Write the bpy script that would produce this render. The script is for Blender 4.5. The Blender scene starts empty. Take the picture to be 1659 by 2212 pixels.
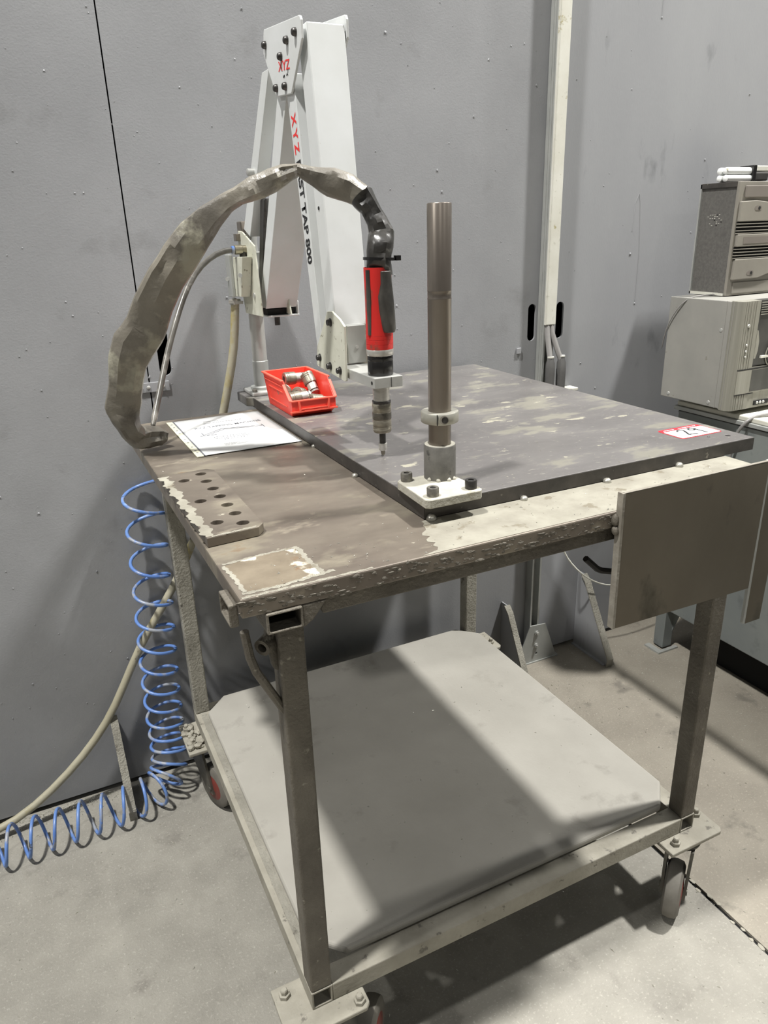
import bpy, bmesh, math, random
from mathutils import Vector, Matrix
random.seed(7)
C = bpy.context.scene.collection
scn = bpy.context.scene
PI = math.pi

# ------------------------------------------------------------------ camera
cam_d = bpy.data.cameras.new('camera'); cam = bpy.data.objects.new('camera', cam_d); C.objects.link(cam)
Rv = Vector((0.89803521, -0.43893348, -0.0294984)); Uv = Vector((0.18251236, 0.31072138, 0.93281373)); Fv = Vector((0.4002774, 0.8430834, -0.35914953))
M = Matrix((( Rv.x, Uv.x, -Fv.x, -0.16054), (Rv.y, Uv.y, -Fv.y, -0.70573), (Rv.z, Uv.z, -Fv.z, 1.33844), (0, 0, 0, 1)))
cam.matrix_world = M
cam_d.sensor_fit = 'HORIZONTAL'; cam_d.sensor_width = 36.0; cam_d.lens = 36.0 * 1591.99 / 1659.0; cam_d.clip_start = 0.02
scn.camera = cam
# ------------------------------------------------------------------ world and lamps
w = bpy.data.worlds.new('hall_air'); scn.world = w; w.use_nodes = True
bg = w.node_tree.nodes['Background']; bg.inputs[0].default_value = (0.92, 0.97, 1.0, 1); bg.inputs[1].default_value = 0.060
def bay(x, y, z, power, size=0.30):
    d = bpy.data.lights.new('high_bay', 'AREA'); d.shape = 'DISK'; d.size = size; d.energy = power; d.color = (1.0, 0.985, 0.95)
    o = bpy.data.objects.new('high_bay_lamp', d); o.location = (x, y, z); C.objects.link(o)
    return o
bay(-1.55, -0.25, 6.3, 490)
bay(3.00, -0.35, 6.3, 620)
bay(7.40, -0.35, 6.3, 330)
bay(-6.10, -0.25, 6.3, 200)
bay(-1.55, -5.4, 6.3, 45)
bay(3.00, -5.4, 6.3, 45)
scn.view_settings.view_transform = 'Standard'; scn.view_settings.look = 'None'; scn.view_settings.gamma = 1
scn.view_settings.use_curve_mapping = False; scn.view_settings.exposure = 0.08

# ------------------------------------------------------------------ helpers
def lin(r, g, b):
    f = lambda c: (c/255/12.92 if c/255 <= 0.04045 else ((c/255+0.055)/1.055)**2.4)
    return (f(r), f(g), f(b), 1)
def mk(name, c, c2=None, nscale=6, rough=0.5, metal=0.0, bump=None, spots=(), stretch=(1,1,1), detail=6, rvar=0.0, spec=0.5, coord='Object'):
    m = bpy.data.materials.new(name); m.use_nodes = True; nt = m.node_tree; N = nt.nodes; L = nt.links
    b = N['Principled BSDF']; b.inputs['Roughness'].default_value = rough; b.inputs['Metallic'].default_value = metal
    b.inputs['Specular IOR Level'].default_value = spec
    tc = N.new('ShaderNodeTexCoord'); mp = N.new('ShaderNodeMapping'); mp.inputs['Scale'].default_value = stretch
    L.new(tc.outputs[coord], mp.inputs[0])
    def noise(sc, det=detail, rg=0.6):
        n = N.new('ShaderNodeTexNoise'); n.inputs['Scale'].default_value = sc; n.inputs['Detail'].default_value = det; n.inputs['Roughness'].default_value = rg
        L.new(mp.outputs[0], n.inputs['Vector']); return n.outputs['Fac']
    def ramp(src, a, z, c0=(0,0,0,1), c1=(1,1,1,1)):
        r = N.new('ShaderNodeValToRGB'); r.color_ramp.elements[0].position = a; r.color_ramp.elements[1].position = z
        r.color_ramp.elements[0].color = c0; r.color_ramp.elements[1].color = c1; L.new(src, r.inputs[0]); return r.outputs[0]
    col = None
    if c2 is not None:
        col = ramp(noise(nscale), 0.32, 0.68, c, c2)
    else:
        rgb = N.new('ShaderNodeRGB'); rgb.outputs[0].default_value = c; col = rgb.outputs[0]
    for (sc_col, sc, thr, soft) in spots:
        mx = N.new('ShaderNodeMix'); mx.data_type = 'RGBA'
        L.new(ramp(noise(sc), thr, thr+soft), mx.inputs[0]); L.new(col, mx.inputs[6]); mx.inputs[7].default_value = sc_col; col = mx.outputs[2]
    L.new(col, b.inputs['Base Color'])
    if rvar:
        L.new(ramp(noise(nscale*1.7), 0.3, 0.7, (rough-rvar,)*3+(1,), (min(1,rough+rvar),)*3+(1,)), b.inputs['Roughness'])
    if bump:
        bp = N.new('ShaderNodeBump'); bp.inputs['Strength'].default_value = bump[1]; bp.inputs['Distance'].default_value = bump[2] if len(bump) > 2 else 0.002
        L.new(noise(bump[0], 4), bp.inputs['Height']); L.new(bp.outputs[0], b.inputs['Normal'])
    return m

class MB:
    def __init__(s): s.b = bmesh.new()
    def poly(s, pts, faces):
        v = [s.b.verts.new(p) for p in pts]
        for f in faces:
            try: s.b.faces.new([v[i] for i in f])
            except ValueError: pass
        return s
    def box(s, a, z):
        x0,y0,z0 = [min(a[i],z[i]) for i in range(3)]; x1,y1,z1 = [max(a[i],z[i]) for i in range(3)]
        return s.poly([(x0,y0,z0),(x1,y0,z0),(x1,y1,z0),(x0,y1,z0),(x0,y0,z1),(x1,y0,z1),(x1,y1,z1),(x0,y1,z1)],
            [(0,3,2,1),(4,5,6,7),(0,1,5,4),(1,2,6,5),(2,3,7,6),(3,0,4,7)])
    def prism(s, pts, axis, lo, hi):
        # pts are 2-D in the plane normal to axis ('x': (y,z), 'y': (x,z), 'z': (x,y))
        def P(p, h): return {'x': (h,p[0],p[1]), 'y': (p[0],h,p[1]), 'z': (p[0],p[1],h)}[axis]
        n = len(pts)
        return s.poly([P(p,lo) for p in pts]+[P(p,hi) for p in pts], [tuple(range(n-1,-1,-1)), tuple(range(n,2*n))]+[(i,(i+1)%n,n+(i+1)%n,n+i) for i in range(n)])
    def bar(s, p, q, w, h, up=(0,0,1)):
        p = Vector(p); q = Vector(q); d = (q-p).normalized(); u = Vector(up); r = d.cross(u).normalized(); u = r.cross(d)
        pts = [c + r*(a*w/2) + u*(b*h/2) for c in (p,q) for a,b in ((-1,-1),(1,-1),(1,1),(-1,1))]
        return s.poly(pts, [(3,2,1,0),(4,5,6,7)]+[(i,(i+1)%4,4+(i+1)%4,4+i) for i in range(4)])
    def tube(s, pts, r, seg=10, cap=True, squash=None, side=None):
        pts = [Vector(p) for p in pts]; n = len(pts); rs = r if isinstance(r,(list,tuple)) else [r]*n
        rings = []; nrm = None
        for i,p in enumerate(pts):
            t = (pts[min(i+1,n-1)]-pts[max(i-1,0)]).normalized()
            if nrm is None:
                a = Vector((0,0,1)) if abs(t.z) < 0.9 else Vector((1,0,0)); nrm = a.cross(t).normalized()
            nrm = (nrm - t*nrm.dot(t)).normalized(); bn = t.cross(nrm)
            rings.append([s.b.verts.new(p + (nrm*math.cos(2*PI*k/seg) + bn*math.sin(2*PI*k/seg))*rs[i]) for k in range(seg)])
        for a,b in zip(rings, rings[1:]):
            for k in range(seg): s.b.faces.new((a[k],a[(k+1)%seg],b[(k+1)%seg],b[k]))
        if cap: s.b.faces.new(rings[0][::-1]); s.b.faces.new(rings[-1])
        return s
    def cyl(s, p, q, r, seg=20): return s.tube([p,q], r, seg)
    def lathe(s, prof, o=(0,0,0), axis=(0,0,1), seg=28, cap=True):
        a = Vector(axis).normalized(); t = Vector((1,0,0)) if abs(a.x) < 0.9 else Vector((0,1,0)); u = a.cross(t).normalized(); v = a.cross(u); o = Vector(o)
        rings = [[s.b.verts.new(o + a*h + (u*math.cos(2*PI*k/seg)+v*math.sin(2*PI*k/seg))*max(r,1e-5)) for k in range(seg)] for r,h in prof]
        for x,y in zip(rings, rings[1:]):
            for k in range(seg): s.b.faces.new((x[k],x[(k+1)%seg],y[(k+1)%seg],y[k]))
        if cap: s.b.faces.new(rings[0][::-1]); s.b.faces.new(rings[-1])
        return s
    def rtube(s, a, z, axis, t=0.003):
        # hollow square tube between opposite corners a and z, open at both ends along axis ('x','y','z')
        lo = [min(a[i],z[i]) for i in range(3)]; hi = [max(a[i],z[i]) for i in range(3)]
        k = 'xyz'.index(axis); i,j = [q for q in range(3) if q != k]
        def rect(l0,l1,h0,h1,kk):
            out = []
            for (p,q) in ((l0,l1),(h0,l1),(h0,h1),(l0,h1)):
                v = [0,0,0]; v[k] = kk; v[i] = p; v[j] = q; out.append(tuple(v))
            return out
        P = rect(lo[i],lo[j],hi[i],hi[j],lo[k])+rect(lo[i]+t,lo[j]+t,hi[i]-t,hi[j]-t,lo[k])+rect(lo[i],lo[j],hi[i],hi[j],hi[k])+rect(lo[i]+t,lo[j]+t,hi[i]-t,hi[j]-t,hi[k])
        F = []
        for n in range(4):
            m = (n+1)%4
            F += [(n,m,m+4,n+4),(n+8,n+12,m+12,m+8),(n,n+8,m+8,m),(n+4,m+4,m+12,n+12)]
        return s.poly(P,F)
    def sphere(s, c, r, sc=(1,1,1), sub=2, jit=0):
        q = bmesh.ops.create_icosphere(s.b, subdivisions=sub, radius=r)
        for v in q['verts']:
            v.co = Vector((v.co.x*sc[0], v.co.y*sc[1], v.co.z*sc[2]))*(1+random.uniform(-jit,jit)) + Vector(c)
        return s
    def build(s, name, mat, parent=None, smooth=False, bevel=0, seg=2, ang=40, sub=0):
        bmesh.ops.recalc_face_normals(s.b, faces=s.b.faces)
        if parent is not None:
            off = parent.location.copy()
            pp = parent.parent
            while pp is not None: off += pp.location; pp = pp.parent
            for v in s.b.verts: v.co -= off
        me = bpy.data.meshes.new(name); s.b.to_mesh(me); s.b.free()
        o = bpy.data.objects.new(name, me); C.objects.link(o); me.materials.append(mat)
        if smooth:
            me.polygons.foreach_set('use_smooth', [True]*len(me.polygons)); me.set_sharp_from_angle(angle=math.radians(ang))
        if parent is not None: o.parent = parent
        if bevel:
            m = o.modifiers.new('bevel','BEVEL'); m.width = bevel; m.segments = seg; m.limit_method = 'ANGLE'; m.angle_limit = math.radians(35)
        if sub:
            m = o.modifiers.new('sub','SUBSURF'); m.levels = sub; m.render_levels = sub
        return o
def tag(o, label, cat, group=None, kind=None):
    if label: o['label'] = label
    if cat: o['category'] = cat
    if group: o['group'] = group
    if kind: o['kind'] = kind
    return o
def thing(name, label, cat, loc, group=None):
    o = bpy.data.objects.new(name, None); o.empty_display_size = 0.05; C.objects.link(o); o.location = loc
    return tag(o, label, cat, group)
def struct(o): o['kind'] = 'structure'; return o
def plate_holes(name, outer, holes, axis, lo, hi, mat, parent=None, bev=0.0):
    # a flat plate with real holes: filled outline, extruded
    b = bmesh.new()
    def P(p, h): return {'x': (h,p[0],p[1]), 'y': (p[0],h,p[1]), 'z': (p[0],p[1],h)}[axis]
    es = []
    for loop in [outer]+list(holes):
        vs = [b.verts.new(P(p, lo)) for p in loop]
        es += [b.edges.new((vs[i], vs[(i+1)%len(vs)])) for i in range(len(vs))]
    g = bmesh.ops.triangle_fill(b, edges=es, use_beauty=True, use_dissolve=False)
    f = [x for x in g['geom'] if isinstance(x, bmesh.types.BMFace)]
    r = bmesh.ops.extrude_face_region(b, geom=f)
    d = Vector(P((0,0), hi)) - Vector(P((0,0), lo))
    bmesh.ops.translate(b, vec=d, verts=[v for v in r['geom'] if isinstance(v, bmesh.types.BMVert)])
    m = MB(); m.b.free(); m.b = b
    return m.build(name, mat, parent, bevel=bev)
def ring(cx, cy, r, n=20, ry=None): return [(cx+r*math.cos(2*PI*k/n), cy+(ry or r)*math.sin(2*PI*k/n)) for k in range(n)]
def slot(cx, cz, w, h, n=8):
    r = w/2; return [(cx+r*math.cos(PI*k/n), cz+h/2-r+r*math.sin(PI*k/n)) for k in range(n+1)] + [(cx+r*math.cos(PI+PI*k/n), cz-h/2+r+r*math.sin(PI+PI*k/n)) for k in range(n+1)]
def text(name, body, mat, parent, o, xd, yd, width, height, bold=0.0, thick=0.0003, label=None):
    # flat lettering lying at o (lower left corner) with reading direction xd and up direction yd
    cu = bpy.data.curves.new(name, 'FONT'); cu.body = body; cu.offset = bold; cu.fill_mode = 'BOTH'; cu.resolution_u = 4
    t = bpy.data.objects.new(name, cu); me = bpy.data.meshes.new_from_object(t)
    xs = [v.co.x for v in me.vertices]; ys = [v.co.y for v in me.vertices]
    x0,x1,y0,y1 = min(xs),max(xs),min(ys),max(ys)
    xd = Vector(xd).normalized(); yd = Vector(yd).normalized(); zd = xd.cross(yd); o = Vector(o)
    off = Vector((0,0,0)); pp = parent
    while pp is not None: off += pp.location; pp = pp.parent
    for v in me.vertices:
        v.co = o + xd*((v.co.x-x0)/(x1-x0)*width) + yd*((v.co.y-y0)/(y1-y0)*height) + zd*thick - off
    ob = bpy.data.objects.new(name, me); C.objects.link(ob); me.materials.append(mat); ob.parent = parent
    bpy.data.objects.remove(t)
    if label: ob['label'] = label
    return ob

# ------------------------------------------------------------------ materials
m_wall = mk('grey_wall_paint', lin(134,135,137), lin(145,146,148), 3, 0.46, bump=(260,0.22,0.0015), spots=[(lin(112,112,112),5,0.60,0.2),(lin(185,186,184),70,0.76,0.02)], rvar=0.08)
m_wall2 = mk('grey_wall_paint_even', lin(140,141,144), lin(150,151,153), 2, 0.42, bump=(260,0.15,0.0015), spots=[(lin(112,114,116),9,0.62,0.14),(lin(180,181,180),60,0.78,0.02)], stretch=(1,1,0.4))
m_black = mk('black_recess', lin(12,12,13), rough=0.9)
m_floor = mk('dusty_concrete', lin(126,123,115), lin(146,143,134), 7, 0.72, bump=(220,0.7,0.002), spots=[(lin(112,108,101),9,0.58,0.14),(lin(160,157,147),170,0.56,0.16),(lin(104,100,94),110,0.70,0.06)], rvar=0.1)
m_floor2 = mk('dusty_concrete_warm', lin(128,122,111), lin(144,138,126), 6, 0.7, bump=(220,0.8,0.002), spots=[(lin(160,153,139),170,0.56,0.16),(lin(108,103,94),9,0.60,0.1)])
m_top = mk('brown_mill_scale_steel', lin(96,88,80), lin(122,114,103), 7, 0.42, metal=0.35, bump=(60,0.12,0.001), spots=[(lin(134,127,112),9,0.56,0.12),(lin(138,130,116),16,0.60,0.08),(lin(170,164,148),30,0.68,0.02),(lin(120,96,72),9,0.68,0.06)], rvar=0.1, stretch=(0.8,1.6,1))
m_dustedge = mk('steel_under_pale_dust', lin(122,118,107), lin(144,141,129), 22, 0.7, metal=0.1, bump=(90,0.3,0.002), spots=[(lin(112,106,92),30,0.60,0.05)])
m_plate = mk('dark_ground_steel_plate', lin(106,103,102), lin(124,121,119), 6, 0.36, metal=0.4, bump=(70,0.1,0.001), spots=[(lin(140,137,130),90,0.60,0.08),(lin(140,137,127),12,0.555,0.07),(lin(170,166,150),20,0.65,0.015),(lin(160,157,144),44,0.70,0.02)], rvar=0.08, stretch=(0.7,1.5,1))
m_edge = mk('dark_plate_edge_steel', lin(58,56,54), lin(84,80,76), 20, 0.45, metal=0.4, bump=(80,0.3,0.001), spots=[(lin(128,124,116),60,0.66,0.05)])
m_leg = mk('grimy_steel_tube', lin(84,79,71), lin(108,103,93), 10, 0.6, metal=0.3, bump=(130,0.9,0.003), spots=[(lin(140,136,124),60,0.64,0.08)], rvar=0.1)
m_legdust = mk('dust_crusted_steel_tube', lin(128,125,115), lin(156,153,142), 14, 0.85, bump=(170,1.0,0.004), spots=[(lin(96,92,84),50,0.62,0.08)])
m_shelf = mk('pale_dust_on_shelf', lin(147,144,136), lin(160,157,149), 4, 0.8, bump=(150,0.3,0.001), spots=[(lin(134,131,123),10,0.60,0.12),(lin(120,118,110),90,0.76,0.02)])
m_shelfrim = mk('dusty_angle_frame', lin(136,132,120), lin(158,154,142), 14, 0.75, bump=(120,0.5,0.002), spots=[(lin(104,100,92),40,0.62,0.06)])
m_panel = mk('olive_brown_mill_steel', lin(92,85,73), lin(108,101,89), 5, 0.38, metal=0.4, bump=(60,0.1,0.001), spots=[(lin(72,68,58),11,0.58,0.1)], stretch=(1,1,0.6), rvar=0.08)
m_brightedge = mk('dusty_sawn_edge', lin(150,146,136), lin(120,114,104), 40, 0.6, metal=0.2, bump=(90,0.5,0.002))
m_post = mk('turned_brown_steel', lin(118,110,102), lin(134,127,118), 30, 0.34, metal=0.75, stretch=(1,1,0.15), bump=(200,0.1,0.0005))
m_socket = mk('blackened_steel_socket', lin(96,94,90), lin(120,118,112), 40, 0.55, metal=0.45, bump=(140,0.3,0.001), spots=[(lin(70,68,66),60,0.6,0.08)])
m_collar = mk('zinc_collar_steel', lin(168,166,156), lin(150,148,138), 40, 0.38, metal=0.4, bump=(100,0.1,0.001))
m_dust = mk('pale_machining_dust', lin(156,153,140), lin(174,171,160), 30, 0.85, bump=(150,0.6,0.002), spots=[(lin(150,146,130),40,0.62,0.05)])
m_bolt = mk('grey_socket_bolt', lin(138,135,126), lin(104,101,96), 160, 0.45, metal=0.6, bump=(250,0.4,0.001))
m_darkbolt = mk('black_oxide_bolt', lin(60,58,56), lin(84,82,80), 100, 0.35, metal=0.7)
m_hole = mk('dark_bolt_socket', lin(22,21,20), rough=0.8)
m_white = mk('white_enamel_arm', lin(208,210,210), lin(198,200,198), 8, 0.38, bump=(60,0.05,0.001), spots=[(lin(178,176,164),60,0.72,0.04)], rvar=0.05)
m_whitesp = mk('spattered_cream_enamel', lin(206,206,192), lin(188,188,172), 20, 0.45, bump=(90,0.2,0.001), spots=[(lin(128,124,106),70,0.63,0.04),(lin(96,92,80),30,0.70,0.03)])
m_alu = mk('bare_aluminium', lin(172,172,168), lin(188,188,184), 20, 0.38, metal=0.4, bump=(120,0.15,0.001), spots=[(lin(140,136,124),40,0.66,0.06)])
m_chrome = mk('bright_ground_steel', lin(200,198,192), lin(172,169,162), 40, 0.28, metal=0.45, stretch=(1,1,3))
m_chuck = mk('worn_chuck_steel', lin(150,145,130), lin(116,110,98), 60, 0.34, metal=0.5, stretch=(1,1,4), bump=(160,0.2,0.0008))
m_chuckdark = mk('dark_knurled_steel', lin(92,88,80), lin(110,106,98), 120, 0.42, metal=0.7, bump=(400,0.6,0.001))
m_blackp = mk('black_gloss_plastic', lin(26,25,25), lin(34,33,32), 20, 0.24, bump=(60,0.05,0.001))
m_lever = mk('worn_black_rubber', lin(38,37,35), lin(84,81,75), 24, 0.42, bump=(120,0.3,0.001), stretch=(1,1,0.5))
m_red = mk('red_lacquer_grip', lin(196,40,36), lin(176,34,32), 14, 0.38, spots=[(lin(96,72,58),30,0.56,0.10)], bump=(120,0.1,0.001), stretch=(1,1,0.6))
m_bin = mk('red_bin_plastic', lin(226,62,46), lin(214,56,42), 12, 0.42, spots=[(lin(196,104,86),50,0.68,0.05)], bump=(120,0.15,0.001))
m_bindust = mk('dusty_red_plastic_edge', lin(228,96,76), lin(218,74,56), 60, 0.6)
m_redtext = mk('red_print', lin(222,40,40), rough=0.5)
m_blacktext = mk('black_print', lin(22,22,24), rough=0.5)
m_greytext = mk('faded_grey_print', lin(104,106,112), rough=0.6)
m_paper = mk('white_paper_in_sleeve', lin(206,207,206), lin(216,217,216), 10, 0.3, bump=(14,0.35,0.004))
m_strip = mk('yellowed_sleeve_strip', lin(212,210,184), lin(224,222,200), 30, 0.4)
m_sticker = mk('white_sticker', lin(238,238,236), rough=0.4)
m_stickred = mk('red_sticker_print', lin(214,36,48), rough=0.4)
m_sleeve = mk('grey_dusty_hose_wrap', lin(98,94,87), lin(128,123,112), 9, 0.36, bump=(30,0.45,0.006), spots=[(lin(150,147,132),11,0.53,0.07),(lin(80,76,70),15,0.60,0.10)], rvar=0.1)
m_sleeveblk = mk('black_taped_hose_wrap', lin(36,35,34), lin(62,60,56), 16, 0.30, bump=(14,0.5,0.008))
m_tubeg = mk('smoky_air_tube', lin(62,60,56), lin(120,117,110), 14, 0.28, spots=[(lin(160,156,148),24,0.60,0.1)])
m_brass = mk('dull_nickel_fitting', lin(164,158,140), lin(136,130,112), 50, 0.35, metal=0.7)
m_yhose = mk('dusty_braided_hose', lin(150,145,124), lin(164,159,140), 8, 0.5, spots=[(lin(152,138,76),9,0.58,0.10),(lin(112,106,90),30,0.66,0.04)], bump=(220,0.5,0.001))
m_blue = mk('blue_air_coil', lin(84,118,182), lin(104,136,192), 10, 0.34, spots=[(lin(146,150,158),22,0.52,0.08),(lin(48,54,66),34,0.66,0.03)])
m_galv = mk('galvanised_strut', lin(156,158,155), lin(172,173,169), 12, 0.5, metal=0.35, bump=(80,0.1,0.001))
m_trunk = mk('stained_white_trunking', lin(208,207,198), lin(196,194,182), 12, 0.5, spots=[(lin(160,152,118),22,0.66,0.04),(lin(186,184,172),60,0.62,0.05)])
m_cable = mk('grey_cable_jacket', lin(150,148,146), lin(126,124,122), 10, 0.5)
m_boot = mk('dark_cable_boot', lin(96,95,94), lin(70,69,68), 10, 0.55)
m_cabinet = mk('blue_grey_cabinet_paint', lin(110,115,115), lin(124,128,125), 5, 0.45, spots=[(lin(100,104,104),12,0.60,0.1),(lin(74,96,140),7,0.68,0.03)], bump=(40,0.1,0.001))
m_cabtop = mk('pale_cabinet_top', lin(214,212,200), lin(196,194,182), 14, 0.5)
m_beige = mk('grey_beige_sheet_casing', lin(136,135,130), lin(148,146,140), 8, 0.5, spots=[(lin(122,119,110),34,0.66,0.04),(lin(138,136,130),7,0.58,0.12)])
m_beigerib = mk('ribbed_beige_plastic', lin(142,140,130), lin(124,122,112), 8, 0.5, stretch=(14,14,0.4))
m_dkpanel = mk('black_control_panel', lin(46,45,43), lin(62,61,58), 18, 0.5, spots=[(lin(120,118,110),60,0.72,0.03)])
m_dkside = mk('dark_textured_side', lin(82,80,77), lin(98,96,92), 160, 0.6, bump=(300,0.3,0.001), spots=[(lin(62,60,58),10,0.62,0.1)])
m_taupe = mk('taupe_front_plastic', lin(126,122,114), lin(138,134,125), 9, 0.45)
m_tauped = mk('taupe_recess_plastic', lin(112,106,100), lin(120,114,107), 9, 0.5)
m_bulb = mk('white_lamp_glass', lin(238,240,238), rough=0.2)
m_rubber = mk('grey_caster_tyre', lin(96,93,86), lin(116,112,104), 20, 0.7, bump=(90,0.3,0.001))
m_hub = mk('red_caster_hub', lin(128,50,42), lin(96,56,48), 30, 0.6)
m_fork = mk('caster_fork_steel', lin(84,82,76), lin(112,109,100), 30, 0.55, metal=0.5)
m_chip = mk('bright_metal_chip', lin(222,220,210), lin(180,178,168), 90, 0.3, metal=0.5)
m_weld = mk('weld_bead', lin(196,194,184), lin(160,157,148), 120, 0.3, metal=0.6, bump=(300,0.5,0.001))
m_rust = mk('scraped_rusty_steel', lin(100,90,76), lin(126,116,100), 22, 0.5, metal=0.2, spots=[(lin(196,192,176),20,0.58,0.04),(lin(112,84,58),18,0.64,0.06)], bump=(80,0.3,0.001))

# ------------------------------------------------------------------ the setting
WY = 0.995
fl = bpy.data.objects.new('floor', None); C.objects.link(fl); struct(fl)
JX = 0.93
MB().box((-5,-6,-0.10),(JX-0.006,3,0.0)).build('floor_slab', m_floor, fl)
MB().box((JX+0.004,-6,-0.10),(6,3,0.0)).build('floor_slab', m_floor2, fl)
MB().box((JX-0.006,-6,-0.10),(JX+0.004,3,-0.006)).build('joint_filler', m_black, fl)
# ragged crack pieces along the joint
c = MB()
for k in range(60):
    y = -1.2 + k*0.022; x = JX + random.uniform(-0.006,0.006); s_ = random.uniform(0.002,0.006)
    c.sphere((x,y,0.0005), s_, (1,1.6,0.35), 1, 0.3)
tag(c.build('joint_crumbs', m_shelfrim, fl), None, None, kind='stuff')

wl = bpy.data.objects.new('wall_back', None); C.objects.link(wl); struct(wl)
SE = 0.0795
plate_holes('wall_panel', [(-2.6,0.014),(SE-0.0015,0.014),(SE-0.0015,3.4),(-2.6,3.4)], [slot(0.040,1.095,0.028,0.10)], 'y', WY, WY+0.006, m_wall, wl)
plate_holes('wall_panel', [(SE+0.0015,0.014),(1.164,0.014),(1.164,3.4),(SE+0.0015,3.4)], [slot(0.1185,1.095,0.026,0.10), slot(1.1165,1.083,0.026,0.10)], 'y', WY, WY+0.006, m_wall, wl)
plate_holes('wall_panel', [(1.167,0.014),(4.2,0.014),(4.2,3.4),(1.167,3.4)], [slot(1.2125,1.083,0.026,0.10)], 'y', WY, WY+0.006, m_wall2, wl)
rw = MB().box((-2.6,1.34,0),(4.2,1.36,2.2)).build('added_slot_backing', m_black); struct(rw)  # black backing added behind the panels to keep their slots dark
# blobs and runs of paint stuck on the panels
pb = MB()
for k in range(800):
    x = random.uniform(-0.55,1.9); z = random.uniform(0.15,1.85); r = random.choice([0.0006,0.0008,0.0010,0.0014,0.0018]) if random.random()<0.94 else 0.0028
    if x > 1.17 and random.random() < 0.6: continue
    pb.sphere((x,WY,z), r, (1,0.6,1.1), 1, 0.25)
tag(pb.build('paint_blobs', m_wall2, wl, smooth=True), None, None, kind='stuff')
dr = MB(); dr.tube([(1.4527,WY,1.309),(1.4556,WY,1.382),(1.4677,WY,1.408),(1.4745,WY,1.3815),(1.4862,WY,1.25),(1.4862,WY,1.117)], 0.0009, 5); dr.sphere((1.453,WY,1.249),0.004,(1,.6,1),1); dr.sphere((1.4862,WY,1.11),0.003,(1,.6,1),1)
dr.tube([(1.4927,WY,1.90),(1.4927,WY,1.832)],0.0012,5).sphere((1.4927,WY,1.829),0.003,(1,.6,1),1)
dr.build('paint_run', m_wall2, wl, smooth=True)
# gusset fins that brace the panels
def gusset(x0, x1, y0, h, mat, label):
    t = thing('wall_gusset', label, 'wall brace', (x0, WY, 0), 'bracing fins along the wall foot')
    prof = [(WY-0.001,0.0),(y0+0.006,0.0),(y0,0.03),(WY-0.050,h-0.02),(WY-0.030,h),(WY-0.001,h)]
    MB().prism([(p[0]+0.0015 if p[0] < WY-0.01 else p[0],p[1]) for p in prof],'x',(x0+x1)/2-0.002,(x0+x1)/2+0.002).build('web', mat, t)
    fpts = prof[1:5]; f = MB()
    for a,b in zip(fpts, fpts[1:]):
        n = Vector((0,-(b[1]-a[1]),(b[0]-a[0])));
        f.prism([a,b,(b[0]+0.004,b[1]-0.0015),(a[0]+0.004,a[1]-0.0015)],'x',x0,x1)
    f.build('flange', m_legdust, t)
    MB().box((x0,y0+0.02,0),(x1,WY-0.002,0.003)).build('foot', mat, t)
    return t
gusset(-0.134,-0.116,0.848,0.235,m_wall2,'pale bracing fin against the grey wall behind the blue coil hose')
gusset(1.036,1.056,0.848,0.235,m_wall2,'bracing fin on the wall just right of the back right bench leg')
gusset(1.335,1.358,0.815,0.272,m_wall2,'tall bracing fin seen below the hanging dark steel panel')

# ------------------------------------------------------------------ strut, trunking and cables
st = thing('wall_strut', 'grey galvanised strut on wall with stained white trunking on front', 'wall post', (1.152,0.98,0))
for x0,x1 in ((1.1353,1.1410),(1.1640,1.1700)): MB().box((x0,0.964,0.02),(x1,0.9935,3.2)).build('strut_flange', m_galv, st)
MB().box((1.1410,0.988,0.02),(1.1640,0.9935,3.2)).build('strut_web', m_galv, st)
MB().box((1.1335,0.970,0.90),(1.1353,0.973,3.2)).box((1.1338,0.980,0.90),(1.1353,0.984,3.2)).build('strut_rib', m_galv, st)
MB().box((1.1375,0.956,1.078),(1.1690,0.964,3.2)).build('trunking', m_trunk, st, bevel=0.0015)
MB().box((1.1350,0.9575,1.078),(1.1374,0.964,3.2)).build('trunking_lid_edge', m_trunk, st)
bp = plate_holes('base_bracket', [(1.0817,0.002),(1.2440,0.002),(1.1946,0.134),(1.1340,0.139)], [ring(1.163,0.032,0.004,10)], 'y', 0.9590,0.9630, m_galv, st, 0.001)
MB().box((1.07,0.955,0.0),(1.25,0.99,0.004)).build('base_foot', m_galv, st)
for z in (0.062,0.108):
    MB().lathe([(0.008,0),(0.008,0.004),(0.0045,0.004),(0.0045,0.009)], (1.160,0.9590,z), (0,-1,0), 12).build('bolt', m_alu, st, smooth=True)
cb = [[(1.1460,0.968,1.10),(1.1455,0.962,1.06),(1.1465,0.948,1.00),(1.1480,0.944,0.978)], [(1.1580,0.968,1.10),(1.160,0.962,1.06),(1.177,0.948,1.00),(1.1860,0.944,0.978)]]
for k,(pts,lab) in enumerate(zip(cb,('left grey cable with dark boot dropping out of the white trunking','right grey cable with dark boot dropping out of the white trunking'))):
    t = thing('power_cable', lab, 'cable', tuple(pts[0]))
    MB().tube(pts,0.0078,10).build('jacket', m_cable, t, smooth=True)
    e = Vector(pts[-1]); MB().lathe([(0.008,0.012),(0.0125,-0.004),(0.0135,-0.03),(0.0125,-0.10)], e, (0,0,1), 8).build('boot', m_boot, t, smooth=True)
    MB().lathe([(0.0093,0),(0.0093,0.004)], e+Vector((0,0,0.012)), (0,0,1), 12).build('tie', m_trunk, t, smooth=True)
wf = thing('bracket_foot', 'small pale bracket foot on wall right of the two grey cables', 'bracket', (1.225,0.98,0.885))
MB().box((1.198,0.955,0.884),(1.262,0.992,0.893)).build('plate', m_trunk, wf, bevel=0.002)
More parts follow.
